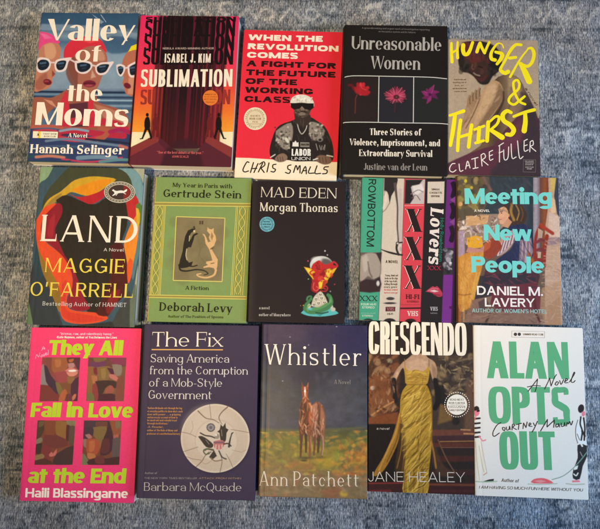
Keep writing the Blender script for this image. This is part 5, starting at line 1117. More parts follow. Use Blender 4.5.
def meet():
    c = start('meet', True)
    P = lambda p, k, s_=.7, a=1, sm=0: c.poly(p, k, min(s_, 1.2) * .6, a, sm)
    c.base('6a5648')
    P([(485, 170), (534, 170), (534, 235), (500, 240), (478, 232), (470, 214), (486, 195)], '363f47', 1); P([(452, 170), (488, 170), (491, 190), (484, 212), (470, 222), (452, 224)], '5c5240', 1.2)
    c.blobs((457, 176, 486, 208), ('8a7a3a', '6a5a3c', '4a4034', '9a8a50', '3e3a34', 'a08a5a'), 54, 3, 7, .9, .8); c.line([(482, 174), (486, 182), (491, 190)], 2.2, '7a5a56', .8)
    c.ell(465.6, 181, 1.4, 1.8, 'd0c040', .6).ell(471.5, 187.6, 1.5, 1.5, 'b8a43a', .6).ell(460.6, 204, 2, 2, 'd8a468', .7)
    c.grad([(518, '343d45'), (524, '46424a'), (531, '2e3a42'), (533, '2e3a42'), (533.4, '8f8790'), (536, 'a89aa0'), (539, '7d7078'), (540.4, '6a4438'), (545, '94502e'), (549, '6e3a28'), (551, 'b08a58')], 'x', 1, c.pmask([(517, 170), (552, 170), (550, 262), (517, 240)], 1))
    P([(548, 170), (564, 170), (564, 330), (545, 330), (545, 230), (549, 200)], 'c4a088', 1); P([(550, 174), (558, 176), (556, 190), (551, 192)], 'd0b060', 1.2); P([(556, 178), (563, 176), (563, 222), (557, 214), (554, 196)], '3a4050', 1.4); P([(550, 196), (555, 200), (556, 212), (551, 214)], 'e0b890', 1.2); P([(549, 212), (558, 216), (563, 226), (563, 238), (548, 236)], 'd8b8a4', 1.5); P([(546, 238), (563, 237), (563, 243), (546, 246)], '8a7280', 1.4, .8)
    for y in range(246, 326, 5): c.line([(546, y), (564, y - .6)], .7, ('b08a74', 'd4b49c')[y % 2], .6, .55, 0)
    P([(542, 288), (562, 280), (562, 326), (534, 326)], 'b88c68', 3, .6); P([(548, 306), (560, 296), (561, 326), (545, 326)], 'a87c58', 2, .6)
    # table with cloth, pots and fruit
    P([(458, 222), (480, 214), (500, 214), (504, 226), (490, 240), (462, 244)], '9a8070', 1.2, 1); P([(466, 216), (489, 215), (487, 224), (466, 226)], 'cfa070', .7)
    for i in range(7): c.line([(470 + i * 3.2, 227 + (i % 2) * 3), (474 + i * 3, 232)], 1.6, ('b8a8b0', '6a4a50', 'd8c0b8')[i % 3], .6, .9)
    c.poly([(458, 231), (464.6, 231), (465, 255), (462, 258), (458, 258)], 'a890a0', .9).poly([(459, 230), (466, 229), (470, 226), (462, 226)], 'e0ccc0', .7).ell(463.4, 222.6, 1, 2, 'e8dccc', .5).line([(466, 232), (470, 231), (470.6, 238), (467, 244)], 1.4, 'd8c8bc', .6)
    P([(467, 238), (473, 236), (481, 237), (483, 246), (478, 248), (468, 247)], 'e2a42e', 1, 1, 2); P([(468, 247), (480, 249), (484, 245), (487, 252), (478, 256), (466, 252)], 'c88a80', 1, .9)
    P([(457, 258), (466, 253), (484, 252), (482, 268), (476, 290), (471, 307), (462, 312), (457, 306)], 'cc8c3e', .8); P([(462, 258), (470, 262), (468, 300), (462, 304)], 'd89c4c', 1.4, .8); P([(476, 272), (480, 272), (474, 300), (469, 308), (470, 296)], 'd8a04a', .8); c.line([(458, 294), (464, 295), (471, 294)], 1., '9a6028', .6).line([(459, 306), (459, 324)], 4, 'a8643a', .8).line([(464, 306), (464, 324)], 1.4, 'c08850', .8)
    # girl seated, hair in a bun, striped sleeves, navy pinafore
    P([(498, 212), (506, 203), (516, 203), (524, 208), (527, 216), (523, 224), (512, 226), (508, 218), (500, 218)], '45332a', .8, 1, 3); c.line([(512, 204), (511, 212), (514, 220)], 2.4, 'a07a40', .7); c.line([(516, 205), (519, 212), (517, 220)], 1.1, 'b98a54', .5, .8).line([(521, 207), (523, 214), (521, 221)], .8, '7a5a3c', .5, .8).ell(508.6, 215.4, 1.2, 1.7, 'c08a68', .4)
    P([(498.4, 209), (504, 206.6), (508, 211), (508, 219), (504, 224), (500, 223.6), (499.4, 219), (497.6, 217), (499, 213)], 'dca683', .6, 1, 2); c.line([(500.6, 211.6), (502.8, 211.2)], .7, '4a302a', .35).ell(501.6, 213, .6, .6, '2a1c1a', .3).line([(499.4, 219.6), (501.4, 219.4)], .6, 'a0483c', .3).ell(504, 217.6, 1.8, 1.5, 'e0987c', .8, .7); P([(508, 218), (512, 222), (508, 228), (502, 226)], 'c89474', .8)
    P([(510, 226), (524, 224), (531, 230), (534, 246), (531, 262), (518, 266), (500, 266), (496, 260), (510, 250), (514, 240), (509, 234)], '2c3150', .8, 1, 2); P([(500, 240), (509, 231), (516, 232), (514, 242), (506, 252), (498, 256), (494, 250)], 'b09498', .9, 1, 2)
    for i in range(11): c.line([(496 + i * 1.75, 257 - i * 1.5), (500.5 + i * 1.5, 243 - i * .9)], .8, ('6e4c5a', 'e0ccc8')[i % 2], .35, .95)
    P([(520, 240), (531, 238), (533, 252), (528, 264), (519, 266)], 'a08490', 1.2, .85)
    for i in range(6): c.line([(521 + i * 1.8, 241), (519.6 + i * 1.9, 264)], .7, ('7a5a6a', 'd0b8bc')[i % 2], .4, .8)
    P([(488, 240), (496, 238), (502, 246), (497, 254), (490, 259), (484, 256), (484, 249)], '94402f', .8, 1, 2); P([(484, 244), (492, 238), (490, 248), (484, 252)], 'b85a34', .9, .9); P([(502, 244), (506, 236), (500, 232), (496, 238)], 'c08a70', .9, .8)
    # red chair, plum rug, dark underside
    P([(486, 268), (532, 262), (540, 276), (536, 292), (500, 296), (480, 290)], '4a3138', 1.2); P([(480, 276), (520, 272), (536, 278), (530, 296), (474, 304)], '33303a', 1.4, .9); P([(494, 288), (536, 282), (541, 294), (540, 310), (500, 312), (488, 302)], '6f2f3b', 1.8, .9); P([(472, 300), (492, 296), (488, 312), (540, 310), (546, 326), (462, 326)], '87685a', 1.6); P([(478, 302), (486, 298), (490, 306), (480, 312)], '3a3038', 1.2, .7); c.line([(490, 314), (486, 322)], 2.4, '4a342e', .8).line([(534, 296), (536, 312), (540, 322)], 2.4, '5c2c26', .8)
    R_ = '93301f'
    c.line([(535.4, 262), (535, 246), (536.6, 234), (541, 225)], (3.4, 3.2, 3), R_, .6).line([(541, 225), (545.6, 228.6), (552.6, 233.4)], 3.6, 'a63c28', .6).line([(544, 266), (544.4, 250), (547, 236)], 4., R_, .6).line([(537, 242), (541, 240), (545, 241)], 3, '7c3438', .7).line([(537, 250), (541, 249), (545, 251)], 3, '7c3438', .7).line([(537, 258), (543, 262)], 3.6, '86302a', .7); P([(538, 228), (543, 231), (542, 238), (538, 238)], 'b89a84', .6); P([(538, 252), (541, 252), (540.6, 258), (537.6, 258)], 'c8a890', .6); c.line([(529, 254), (533, 262), (538, 268)], 3, 'a8602c', .9)
    c.dabs([(510, 226), (524, 224), (531, 230), (534, 246), (531, 262), (518, 266), (510, 258), (514, 240)], ('1f2440', '3c4468', '2a3054', '4a5070'), 40, 8, 1.2, 1.2, 3, .45, .7).dabs([(457, 258), (466, 253), (484, 252), (482, 268), (476, 290), (471, 307), (462, 312), (457, 306)], ('dca04c', 'b87830', 'e0b060', 'a86a2c'), 60, 11, 1.2, 1.6, 4, .5, .6).dabs([(458, 216), (490, 214), (500, 226), (488, 244), (458, 240)], ('d8c8b8', '6e5a54', 'b89890', '8a7060', 'e8d8c4', '54464a'), 90, 3.4, 1.1, .3, 5, .4, .8, 2, 1.2)
    c.dabs([(545, 240), (563, 238), (563, 326), (540, 326)], ('d0b098', 'b08c70', 'c89c78', 'a88068'), 90, 9, 1.3, .05, 6, .5, .55).dabs([(462, 312), (540, 310), (545, 326), (462, 326)], ('947060', '7a5a50', 'a07c68', '6a5048'), 70, 10, 1.4, .1, 7, .5, .6).dabs([(486, 270), (538, 264), (541, 300), (486, 306)], ('5a2a34', '7c3844', '3c2c34', '4a3640', '8a4450'), 90, 9, 1.5, .2, 8, .5, .6).dabs([(485, 170), (534, 170), (534, 212), (486, 214)], ('2e363e', '404a50', '3a3f48', '4c5254'), 70, 10, 2, 1.4, 9, .7, .5)
    c.grain(.12, .5, 3).grain(.12, 1.6, 12)
    A = '78d6cf'
    c.text("Meeting", 464.8, 204, 552, 204.2, 16.4, GEO, A).text("New", 483.8, 240.2, 531.8, 241.2, 16.2, GEO, A).text("People", 471.6, 272.2, 544.4, 273.4, 16.4, GEO, A).text("A NOVEL", 474.2, 211.8, 489.8, 212, 2.5, GEOB, 'f0e8e0')
    W = 'f6ece6'
    c.text("DANIEL M.", 477, 294.8, 543, 296, 9.1, GEOB, W).text("LAVERY", 484.9, 306.5, 535, 307.2, 8.8, GEOB, W).text("AUTHOR OF WOMEN'S HOTEL", 472, 312.3, 547, 313.4, 3.9, SANS, '9cc6c0')
    finish(c, 'meet', "hardcover_book", "jacketed book with big aqua lettering over a painted girl at a table", True, '5a4438', '3a3438', edge='7a6254')


def they():
    c = start('they', curl=.001)
    c.base('ee3a66').grad([(327, 'f23f68'), (502, 'e8366c')])
    Q = {'a': [(42.2, 357.4), (80.4, 357.4), (77.6, 401.2), (39.4, 401.4)], 'b': [(88.4, 357.4), (126.6, 357.6), (124, 401.2), (86, 401.2)], 'c': [(37.6, 420.4), (75.6, 420.6), (72.6, 465), (34.4, 465)], 'd': [(84, 420.4), (121.8, 420.6), (119.4, 465), (81.8, 465)]}

    def facets(q, base, polys):
        m = c.pmask(q, .3); keep = c.C.copy(); c.poly(q, base, .3)
        for p, k in polys: c.poly(p, k, .55, 1, 2)
        c.C = keep * (1 - m[..., None]) + c.C * m[..., None]
    facets(Q['a'], '8a4540', [([(41.7, 365.3), (44.5, 365.3), (48.3, 385.2), (39.8, 385.2)], '8c7a72'), ([(39.3, 384.7), (49.2, 385.7), (59.2, 393.7), (57.3, 403.1), (39.3, 403.1)], '7a3832'), ([(45.5, 356.8), (54.0, 356.8), (52.5, 372.9), (46.4, 367.2)], '82463a'), ([(44.0, 365.3), (46.9, 366.3), (51.1, 375.7), (56.3, 382.4), (58.7, 391.8), (56.3, 393.7), (50.2, 387.1), (45.9, 381.4)], '45303a'), ([(52.1, 357.8), (68.1, 357.3), (67.2, 368.2), (61.5, 372.4), (54.4, 372.9), (51.6, 368.2)], '9c5838'), ([(54.9, 359.7), (60.6, 359.7), (60.6, 366.3), (55.8, 367.2)], 'b06a3e'), ([(54.4, 372.4), (66.2, 371.5), (67.7, 377.6), (66.2, 383.3), (58.7, 382.4)], '9a4544'), ([(55.4, 382.4), (60.6, 383.3), (62.9, 391.8), (59.6, 394.6), (57.3, 390.9)], '7c6438'), ([(59.6, 383.3), (73.8, 382.4), (71.9, 391.8), (67.2, 394.6), (63.4, 390.9)], '7c4c34'), ([(66.7, 357.8), (73.8, 356.8), (76.6, 359.7), (75.7, 364.4), (68.1, 363.5)], '5c342c'), ([(68.6, 359.7), (73.8, 358.7), (72.4, 362.0), (69.1, 362.0)], 'b0603c'), ([(68.1, 363.5), (73.8, 363.0), (74.3, 367.2), (69.1, 368.2)], 'b27a70'), ([(64.8, 371.0), (69.1, 368.0), (73.8, 368.2), (78.1, 370.3), (76.6, 372.0), (68.1, 371.8)], 'c9796a'), ([(68.6, 370.3), (73.8, 369.7), (76.6, 370.8), (72.9, 372.0), (69.1, 371.6)], 'f0dccb'), ([(66.2, 372.1), (76.6, 372.0), (77.6, 373.4), (73.8, 376.3), (68.6, 375.9)], 'd28068'), ([(67.2, 376.7), (74.3, 376.7), (73.8, 382.4), (68.1, 383.5)], '8c6038'), ([(74.3, 357.8), (80.4, 357.8), (80.0, 369.1), (77.6, 369.1), (75.2, 364.4)], '5c3038'), ([(71.0, 384.2), (78.5, 376.7), (78.1, 401.3), (71.0, 398.4)], '4f2e36'), ([(59.6, 395.6), (64.4, 389.0), (67.2, 392.8), (64.4, 400.3), (58.7, 401.3)], 'ae5c38'), ([(71.4, 398.4), (73.8, 394.6), (76.2, 394.2), (75.2, 398.4), (72.9, 400.3)], 'c06c4c'), ([(66.2, 394.6), (71.0, 393.7), (71.9, 401.3), (65.3, 402.2)], '6e3838')])
    facets(Q['b'], '7a5238', [([(87.7, 356.8), (126.4, 356.8), (126.4, 366.3), (87.7, 366.3)], '6e4038'), ([(89.1, 362.5), (100.9, 360.6), (106.6, 362.5), (103.7, 366.3), (93.3, 368.2), (89.6, 367.2)], '6c3a50'), ([(93.3, 357.8), (106.6, 357.8), (103.7, 361.1), (95.2, 362.0)], '7e5e36'), ([(108.5, 357.8), (125.5, 358.3), (125.0, 365.3), (114.1, 364.4), (110.4, 360.6)], '86384a'), ([(87.7, 367.2), (94.3, 367.2), (95.2, 380.5), (93.3, 391.8), (87.7, 397.5)], '8e5c36'), ([(91.5, 375.7), (97.1, 376.2), (96.7, 382.4), (92.9, 383.3)], 'ae6a42'), ([(93.3, 368.2), (98.1, 367.7), (98.5, 373.8), (94.3, 374.3)], '7c2e34'), ([(97.1, 367.2), (109.4, 366.3), (110.4, 372.9), (107.5, 380.5), (99.0, 380.5)], '84603a'), ([(100.9, 369.1), (105.6, 368.2), (105.6, 377.6), (101.8, 378.6)], '94703e'), ([(107.0, 367.7), (113.2, 369.1), (114.1, 374.3), (110.4, 373.4)], '55283a'), ([(112.2, 364.4), (121.7, 365.3), (121.2, 374.8), (116.0, 375.7), (113.7, 371.0)], '887460'), ([(108.9, 374.3), (115.1, 374.8), (118.9, 379.5), (117.9, 381.4), (110.4, 378.1)], 'bc6c5e'), ([(95.2, 381.4), (102.8, 380.3), (113.2, 380.7), (117.4, 383.3), (117.0, 387.6), (113.2, 388.0), (110.4, 385.2), (105.6, 388.0), (102.8, 393.7), (98.1, 394.6)], '45302b'), ([(105.6, 389.0), (110.4, 385.2), (113.7, 387.6), (113.2, 392.8), (105.6, 393.7)], '9a5040'), ([(97.6, 394.2), (105.6, 393.7), (115.1, 394.2), (115.1, 401.3), (97.6, 401.3)], '4f272e'), ([(92.4, 385.2), (96.2, 383.3), (98.5, 394.6), (97.1, 401.3), (92.4, 399.4)], '8a3c3a'), ([(87.2, 393.7), (92.4, 392.8), (94.3, 400.8), (87.2, 400.8)], '6e663c'), ([(117.4, 379.5), (124.5, 375.7), (124.5, 401.3), (116.0, 401.3), (115.6, 393.7)], '7f4638')])
    facets(Q['c'], '7a3e2e', [([(36.6, 419.8), (45.1, 420.3), (44.2, 430.2), (39.5, 438.7), (36.1, 440.6)], '4c382a'), ([(39.0, 421.7), (44.2, 421.2), (43.2, 425.5), (38.5, 427.3)], '6a5036'), ([(44.2, 420.7), (56.5, 420.7), (56.5, 432.1), (48.9, 436.8), (44.7, 430.2)], '80442e'), ([(56.0, 421.2), (66.4, 421.7), (66.4, 433.0), (65.0, 439.6), (56.0, 434.0)], '8e5e32'), ([(66.4, 420.3), (75.4, 420.3), (74.9, 426.4), (66.9, 424.5)], '80704e'), ([(66.4, 425.0), (70.6, 426.4), (68.8, 440.6), (65.9, 439.6)], '552c2a'), ([(69.7, 426.4), (74.9, 426.4), (73.5, 444.4), (68.8, 443.4)], '5c4638'), ([(36.4, 439.6), (41.3, 437.3), (42.3, 441.5), (36.4, 444.4)], '807058'), ([(35.7, 444.4), (42.3, 443.4), (42.3, 452.9), (35.7, 453.8)], '40302a'), ([(44.2, 434.9), (58.4, 435.8), (67.8, 441.5), (65.0, 448.1), (52.7, 448.1), (43.2, 444.4)], '6e3630'), ([(42.3, 444.4), (50.8, 448.1), (49.8, 460.4), (40.4, 460.4)], '7c3532'), ([(35.2, 455.7), (42.3, 453.8), (44.2, 457.6), (35.7, 460.9)], '8c6c46'), ([(48.9, 454.8), (51.3, 451.9), (53.2, 453.3), (56.9, 448.6), (56.5, 453.8), (53.6, 456.2), (49.8, 456.6)], 'c0665a'), ([(56.5, 449.1), (67.8, 446.2), (67.8, 450.0), (58.4, 453.8)], '7c4432'), ([(56.5, 453.8), (73.5, 445.3), (72.5, 464.2), (52.7, 464.2)], '45302e'), ([(34.3, 460.9), (45.1, 458.5), (53.6, 464.2), (34.3, 464.7)], '55302a')])
    facets(Q['d'], '74402f', [([(83.2, 420.3), (109.2, 420.3), (106.4, 426.4), (93.1, 427.3), (83.7, 432.1)], '4b353a'), ([(96.0, 421.7), (107.3, 421.7), (106.4, 426.4), (96.0, 426.4)], '6a4034'), ([(93.1, 427.3), (106.4, 426.4), (105.4, 434.0), (101.6, 442.5), (100.7, 449.1), (96.9, 439.6), (93.6, 435.8)], '7c6038'), ([(83.7, 427.3), (93.1, 427.3), (93.1, 434.9), (89.3, 438.7), (83.2, 438.7)], '45323a'), ([(85.1, 434.9), (89.3, 434.0), (92.2, 437.3), (88.4, 438.7)], 'a86a5e'), ([(83.2, 439.6), (86.5, 439.2), (87.5, 447.2), (83.7, 446.2)], '8c6c5c'), ([(86.5, 439.2), (95.0, 438.7), (100.2, 442.5), (98.8, 451.9), (94.1, 455.7), (87.5, 453.8), (86.0, 446.2)], 'a24c32'), ([(89.3, 441.5), (95.0, 440.6), (94.1, 450.0), (89.3, 451.9)], 'b4603a'), ([(87.5, 452.9), (94.1, 453.8), (96.0, 457.6), (92.2, 460.0), (87.5, 457.6)], 'b46a40'), ([(108.2, 421.7), (111.1, 426.4), (113.4, 437.7), (113.0, 447.2), (109.2, 453.8), (102.6, 455.7), (100.2, 453.8), (102.1, 442.5), (106.4, 432.1)], '472a30'), ([(102.6, 439.6), (109.2, 438.7), (109.2, 451.9), (100.7, 452.9)], '5e3030'), ([(110.1, 420.7), (121.0, 421.2), (120.5, 434.0), (113.9, 434.9)], '8e4c34'), ([(115.8, 421.7), (120.5, 421.7), (120.1, 427.3), (115.8, 428.3)], '7a6448'), ([(113.4, 434.9), (118.6, 434.4), (117.7, 438.7), (113.9, 438.7)], 'a65a4a'), ([(113.0, 438.7), (120.1, 438.2), (119.6, 456.6), (112.5, 456.6)], '5c4c48'), ([(80.8, 453.8), (85.1, 454.8), (88.9, 464.2), (80.8, 464.7)], '70704c'), ([(89.3, 459.5), (96.9, 457.6), (106.4, 458.5), (119.6, 456.6), (119.6, 464.7), (88.4, 464.7)], '472a2a'), ([(95.0, 457.6), (102.6, 454.8), (104.5, 463.3), (96.0, 463.3)], '6c3432')])
    c.grain(.07, .6, 7)
    K = 'b9cc2c'
    c.text("They All", 48, 354.8, 122.4, 355.4, 14.4, HEAVY, K).text("Fall in Love", 30.2, 417, 132.8, 417.6, 13.8, HEAVY, K).text("at the End", 27.6, 483, 125.6, 483.4, 14, HEAVY, K).text("Haili Blassingame", 25.2, 497.4, 128, 498, 8.8, HEAVU, 'ffeadb')
    c.text('"Intense, raw, and relentlessly funny."', 60, 334.8, 113.4, 335.2, 2.3, SMALL, 'ffd0d4').text("-Katie Naymon, author of You Between the Lines", 56.4, 338.2, 117, 338.6, 2.2, Face(V=.23, H=.17, X=.74, sp=.1), 'ffe6e0')
    c.pen([[(41.6, 350.6), (43.6, 346.6), (44.8, 349.6)], [(42.4, 349.2), (45.2, 348.2)], [(35.6, 358.4), (36.8, 354.4), (38.6, 357), (40, 352.8)], [(41.6, 355.4), (40.6, 356.4), (42, 357), (42.6, 355.2), (41.6, 354.9)], [(43.2, 354), (44, 356.4), (45.2, 353.2)], [(45.6, 354.6), (47, 353.2), (45.8, 353), (45.8, 355.2), (47.4, 354.6)], [(48.4, 350), (48.2, 354.8)]], .55, 'ffa8bc', 4)
    finish(c, 'they', "paperback_book", "hot pink paperback with lime lettering and four faceted face portraits", False, 'c82c58', 'd8ccc0')


def fix():
    c = start('fix', True)
    c.base('433648').grain(.06, .05, 3)
    x0, y0 = 215.2, 438.4
    c.ell(x0 + .8, y0 + 1, 35.4, 35.2, '35293a', 2.2, .8).ell(x0, y0, 34.4, 34.4, 'dcc6ac', .4).ell(x0, y0, 33, 33, 'cbb297', 1.2).ell(x0 - 5, y0 - 8, 24, 22, 'd8c3aa', 8, .5).ell(x0 + 1, y0 + 2, 21.4, 21.4, 'c2a88e', .8, .75).ell(x0 + 1, y0 + 2.4, 20.6, 20.6, 'd6c0a6', 1, .9)
    C_ = '6a4c3a'
    for p, wd in (([(198, 411), (203, 416), (207, 418.6), (213, 419.6), (219, 423)], (1.2, .7)), ([(227.6, 407), (222, 412), (219, 417), (220, 421), (222, 424)], (1.3, .6)), ([(209.6, 404.6), (210.4, 412), (211, 418)], .5), ([(181.4, 432), (190, 434), (196, 437)], .5), ([(183, 452), (192, 449), (198, 447)], .5), ([(231, 429.6), (238, 430.6), (249, 432.6)], .5), ([(196, 467), (202, 461), (205, 456), (209, 452)], .8), ([(220, 472.4), (222, 462), (221, 456)], .7), ([(233, 467.6), (229, 459), (226, 454)], .5), ([(186, 456.6), (193, 459), (201, 460)], .45)): c.line(p, wd, C_, .35, .85)
    for p in ([(190, 434), (193, 428), (192, 421)], [(200, 461), (206, 464), (212, 460)], [(232, 450), (241, 452), (246, 450)]): c.line(p, .5, 'a8866a', .3, .8)
    E = '41382f'
    c.ell(210.8, 427.6, 4.4, 4.4, '746a66', .5).ell(210.8, 427.6, 3, 3, '9a8e88', .8).ell(210.8, 427.6, 1.6, 1.6, '6a6060', .6)
    for k in range(12): a = k * .5236; c.ell(210.8 + 3.7 * math.cos(a), 427.6 + 3.7 * math.sin(a), .5, .5, '524a48', .25)
    c.poly([(198, 436.6), (202, 436), (208, 439.6), (213.4, 444.6), (211.4, 448), (206, 447), (202, 442)], E, .4, 1, 2).line([(200.4, 433), (205, 435.4), (211, 436.4), (215, 438)], 1.4, E, .4)
    c.poly([(220.6, 424), (223, 426.6), (225.4, 422.6), (226, 428), (228.6, 429.6), (226.6, 433), (226, 440), (223.4, 443), (220.4, 440), (219.4, 433), (217, 432), (219.6, 429.6)], E, .4, 1, 2).line([(221.4, 430), (222, 436)], .7, '8a7a6a', .3).line([(206, 440), (209, 444)], .7, '8a7a6a', .3)
    c.ell(217, 436.4, 2.4, 2.6, '9a8876', .6).ell(216, 435, 1.2, 1.2, 'e0d0bc', .4)
    c.poly([(213.4, 441.6), (219, 440), (224.4, 441.4), (224, 446), (219.4, 450), (214.4, 447.6)], 'c2746c', .5, 1, 2).line([(216, 445), (215.8, 448.4)], .7, 'e8c8b8', .3).line([(219, 445.4), (219, 449.4)], .7, 'e8c8b8', .3).line([(222, 445), (222, 447.6)], .7, 'e8c8b8', .3).poly([(213.6, 441.6), (224.2, 441.4), (224.2, 443.4), (213.8, 443.6)], '8a5a60', .4)
    c.line([(229, 446.6), (230, 440), (232, 433)], (2.2, 1), E, .4).line([(224, 444), (228, 443.6), (231, 446)], 1.4, E, .4).line([(231.4, 434), (233.2, 432.6)], 1, E, .3).line([(213, 450), (207, 449), (203.6, 451), (206, 454.4), (211, 452)], (2, 1.4, 1), '5a5540', .45).ell(205, 450, 1.4, 1, '5c6444', .4).ell(208.4, 453.6, 1.4, .9, '5c6444', .4).poly([(214, 450), (217, 456), (212, 460), (209, 457)], E, .5).line([(219, 451), (222, 457), (226, 459)], 1.4, E, .5).line([(211, 458), (215, 461), (222, 460)], 1.1, '8a6a50', .4)
    c.grain(.05, .7, 6)
    W = 'f4e2c6'; W2 = 'dccebf'; O = 'c08450'
    c.text("The Fix", 152, 346.4, 222.6, 346.6, 14.2, ELEG, W).rule([(151.6, 349.6), (222.9, 349.8)], 1.15, 'dca45e')
    c.text("Saving America", 150.6, 362.2, 229, 362.6, 8, ELEG, W2).text("from the Corruption", 149.6, 374.2, 247.6, 374.6, 8, ELEG, W2).text("of a Mob-Style", 149, 386.4, 222, 386.8, 8, ELEG, W2).text("Government", 148.4, 398.8, 211.6, 399.2, 8.4, ELEG, W2)
    for t, x1, y in (("'Barbara McQuade cuts through the fog", 182, 409), ("of everyday politics to show what a mob", 182.6, 412.2), ("does with power . . . a gripping", 180.6, 415.3), ("and necessary account of how to", 177.6, 418.3), ("be unafraid and rebuild trust", 177, 421.2), ("through institutions.'", 168.4, 424.3), ("-A. Reader,", 163.6, 427.8), ("author of The Rule of Many and", 177.4, 431.2), ("professor of constitutional history", 180, 434.6)): c.text(t, 147.4 - (y - 409) * .02, y, x1, y + .2, 1.9, Face(V=.2, H=.16, X=.72, sp=.1), O)
    c.text("Author of", 144.8, 474, 157.2, 474.1, 2, SMALL, '9a8a86').text("THE NEW YORK TIMES BESTSELLER", 144.2, 478.9, 197, 479.1, 1.7, SMALL, '9a8a86').text("ATTACK FROM WITHIN", 199, 479.1, 241, 479.2, 1.7, SMALL, 'b08a70').text("Barbara McQuade", 144, 490.7, 241.4, 491.2, 8, ELEG, 'cab9ab')
    finish(c, 'fix', "hardcover_book", "dull purple hardcover with a cracked cream plate bearing an eagle", True, '433648', '433648')


def whis():
    c = start('whis', True)
    c.base('3b3540').grad([(323, '3d3349'), (345, '332d47'), (362, '323244'), (395, '3c3f4a'), (422, '434452'), (427, '3c404a'), (431, '5a5636'), (440, '6e6a30'), (452, '80702f'), (466, '846a3a'), (480, '7c6648'), (500, '7a664a')])
    c.ell(352, 338, 22, 20, '22204a', 10, .8).ell(285, 332, 24, 12, '4a3a52', 8, .6).ell(318, 336, 12, 10, '2a2448', 7, .7).ell(310, 376, 20, 12, '262236', 9, .7).ell(276, 392, 16, 30, '4c4946', 8, .5).ell(348, 400, 16, 22, '484649', 8, .5).ell(334, 366, 18, 8, '2a2838', 6, .6).ell(300, 410, 10, 24, '3a3838', 6, .5)
    # field of loose strokes
    g = np.random.default_rng(12)
    for i in range(150):
        y = g.uniform(432, 498); x = g.uniform(256, 372); t = (y - 430) / 68
        pal = (('5c6034', '7c7a34', '4a5238'), ('a8862c', '8a7430', 'b8942e', '6a6030'), ('8a6a42', '9a7850', '7c6448', '86603e'))[0 if t < .22 else 1 if t < .55 else 2]
        if x > 338 and .2 < t < .75: pal = ('b8622c', 'c4702a', '9a5c30', '6a6a34', 'a86a38')
        c.line([(x - g.uniform(2, 8), y), (x, y + g.uniform(-1.5, 1.5)), (x + g.uniform(2, 8), y + g.uniform(-1, 1))], g.uniform(1.2, 4.5), pal[g.integers(len(pal))], 1.2, .55)
    c.line([(257, 429), (290, 431), (330, 430), (370, 427)], 2.4, '5e5c3a', 1.2, .8).ell(344, 434, 6, 4, '4a4a2c', 2.4, .8).ell(362, 436, 6, 4, '4c5634', 2.4, .8).ell(325, 462, 12, 6, 'b8962c', 4, .7).ell(356, 456, 10, 6, 'c06a2c', 4, .7).ell(338, 456, 5, 5, '9aa03a', 3, .5).ell(300, 466, 12, 5, 'a86a34', 4, .6).ell(333, 492, 10, 5, '96583a', 3, .7).ell(344, 493.6, 4, 3, 'cfa838', 1.4, .8).ell(270, 452, 12, 6, '57563a', 4, .6).ell(358, 449, 8, 3, '3f5a44', 2.4, .6)
    c.dabs([(258, 432), (371, 430), (371, 474), (258, 476)], ('b89a34', '8c8a36', '6a6c30', 'c8882e', '9c7834', '4e5630', 'd0a83a'), 230, 6, 2.8, .1, 8, .9, .5, 0, .6).dabs([(340, 440), (371, 438), (371, 476), (336, 474)], ('c4702a', 'd88838', '8a5a2c', '5c6a34', 'e0a040'), 60, 4.5, 3, .3, 9, .9, .55, 0, 1.)
    c.dabs([(258, 474), (371, 472), (371, 498), (258, 499)], ('8a7450', '9c7a58', '6e5a40', '7e4c38', 'a08a60', 'a86a48'), 120, 8, 3.2, .4, 11, .9, .45, 0, .9).dabs([(258, 372), (371, 372), (371, 430), (258, 430)], ('484a56', '34363e', '404858', '4e4e56'), 130, 14, 4, .3, 12, 1.6, .4, 0, .8)
    # two chestnut horses
    P = lambda p, k, s_=.6, a=1: c.poly(p, k, s_, a, 3)
    P([(310, 410), (312.6, 404.4), (316.4, 401.8), (320.4, 403), (323.6, 408), (325.2, 418), (325, 430), (322.6, 437), (314, 438), (310.6, 428)], '7c4634')
    for p, wd, k in (([(314, 432), (314.6, 444), (313.8, 455)], (4.4, 2.4, 1.6), '6a3a2c'), ([(322.4, 430), (323, 443), (321.8, 456)], (5, 2.6, 1.7), '84503c'), ([(318.6, 434), (318.4, 444), (318, 452)], (3.4, 2), '4a2a24')): c.line(p, wd, k, .6)
    P([(313.4, 405), (317, 403), (319, 410), (317, 420), (313.4, 418)], 'b8745e', 1, .8); P([(321, 406), (324, 414), (324.4, 428), (321.6, 434), (320.6, 420)], 'aa6c4e', 1, .8); c.line([(318.4, 404), (319, 416), (318.2, 430), (317.4, 440)], (1, 2, 1.6), '3c2420', .7, .9).line([(322.8, 436), (323.4, 446), (322.2, 455)], .9, 'c09878', .5, .8).line([(314.8, 422), (315.4, 434)], 1.1, 'c68e7a', .6, .7)
    P([(299.4, 414), (299.8, 405), (302, 400), (303, 394), (307.4, 394), (309, 400), (312.4, 406), (313.8, 414), (313.4, 424), (311, 434), (301.4, 434), (298.8, 424)], '6e3427')
    for p, wd, k in (([(301.4, 428), (301.2, 442), (300.6, 456.6)], (5, 2.6, 1.8), '58291f'), ([(309.8, 428), (310.2, 442), (309.6, 456.6)], (5.4, 2.7, 1.9), '84452e'), ([(305.8, 430), (306, 444), (306, 452)], (3, 1.8), '3a1f1b')): c.line(p, wd, k, .6)
    P([(301.6, 390), (302.2, 385.6), (305, 386.4), (307.8, 385.6), (308.4, 390), (307.6, 396), (306.6, 401), (303.6, 401), (302.4, 396)], '93402a'); c.line([(302.4, 386.4), (301.8, 382.6)], (1.7, .6), '7c3826', .4).line([(307.6, 386.4), (308.2, 382.8)], (1.7, .6), 'a86040', .4)
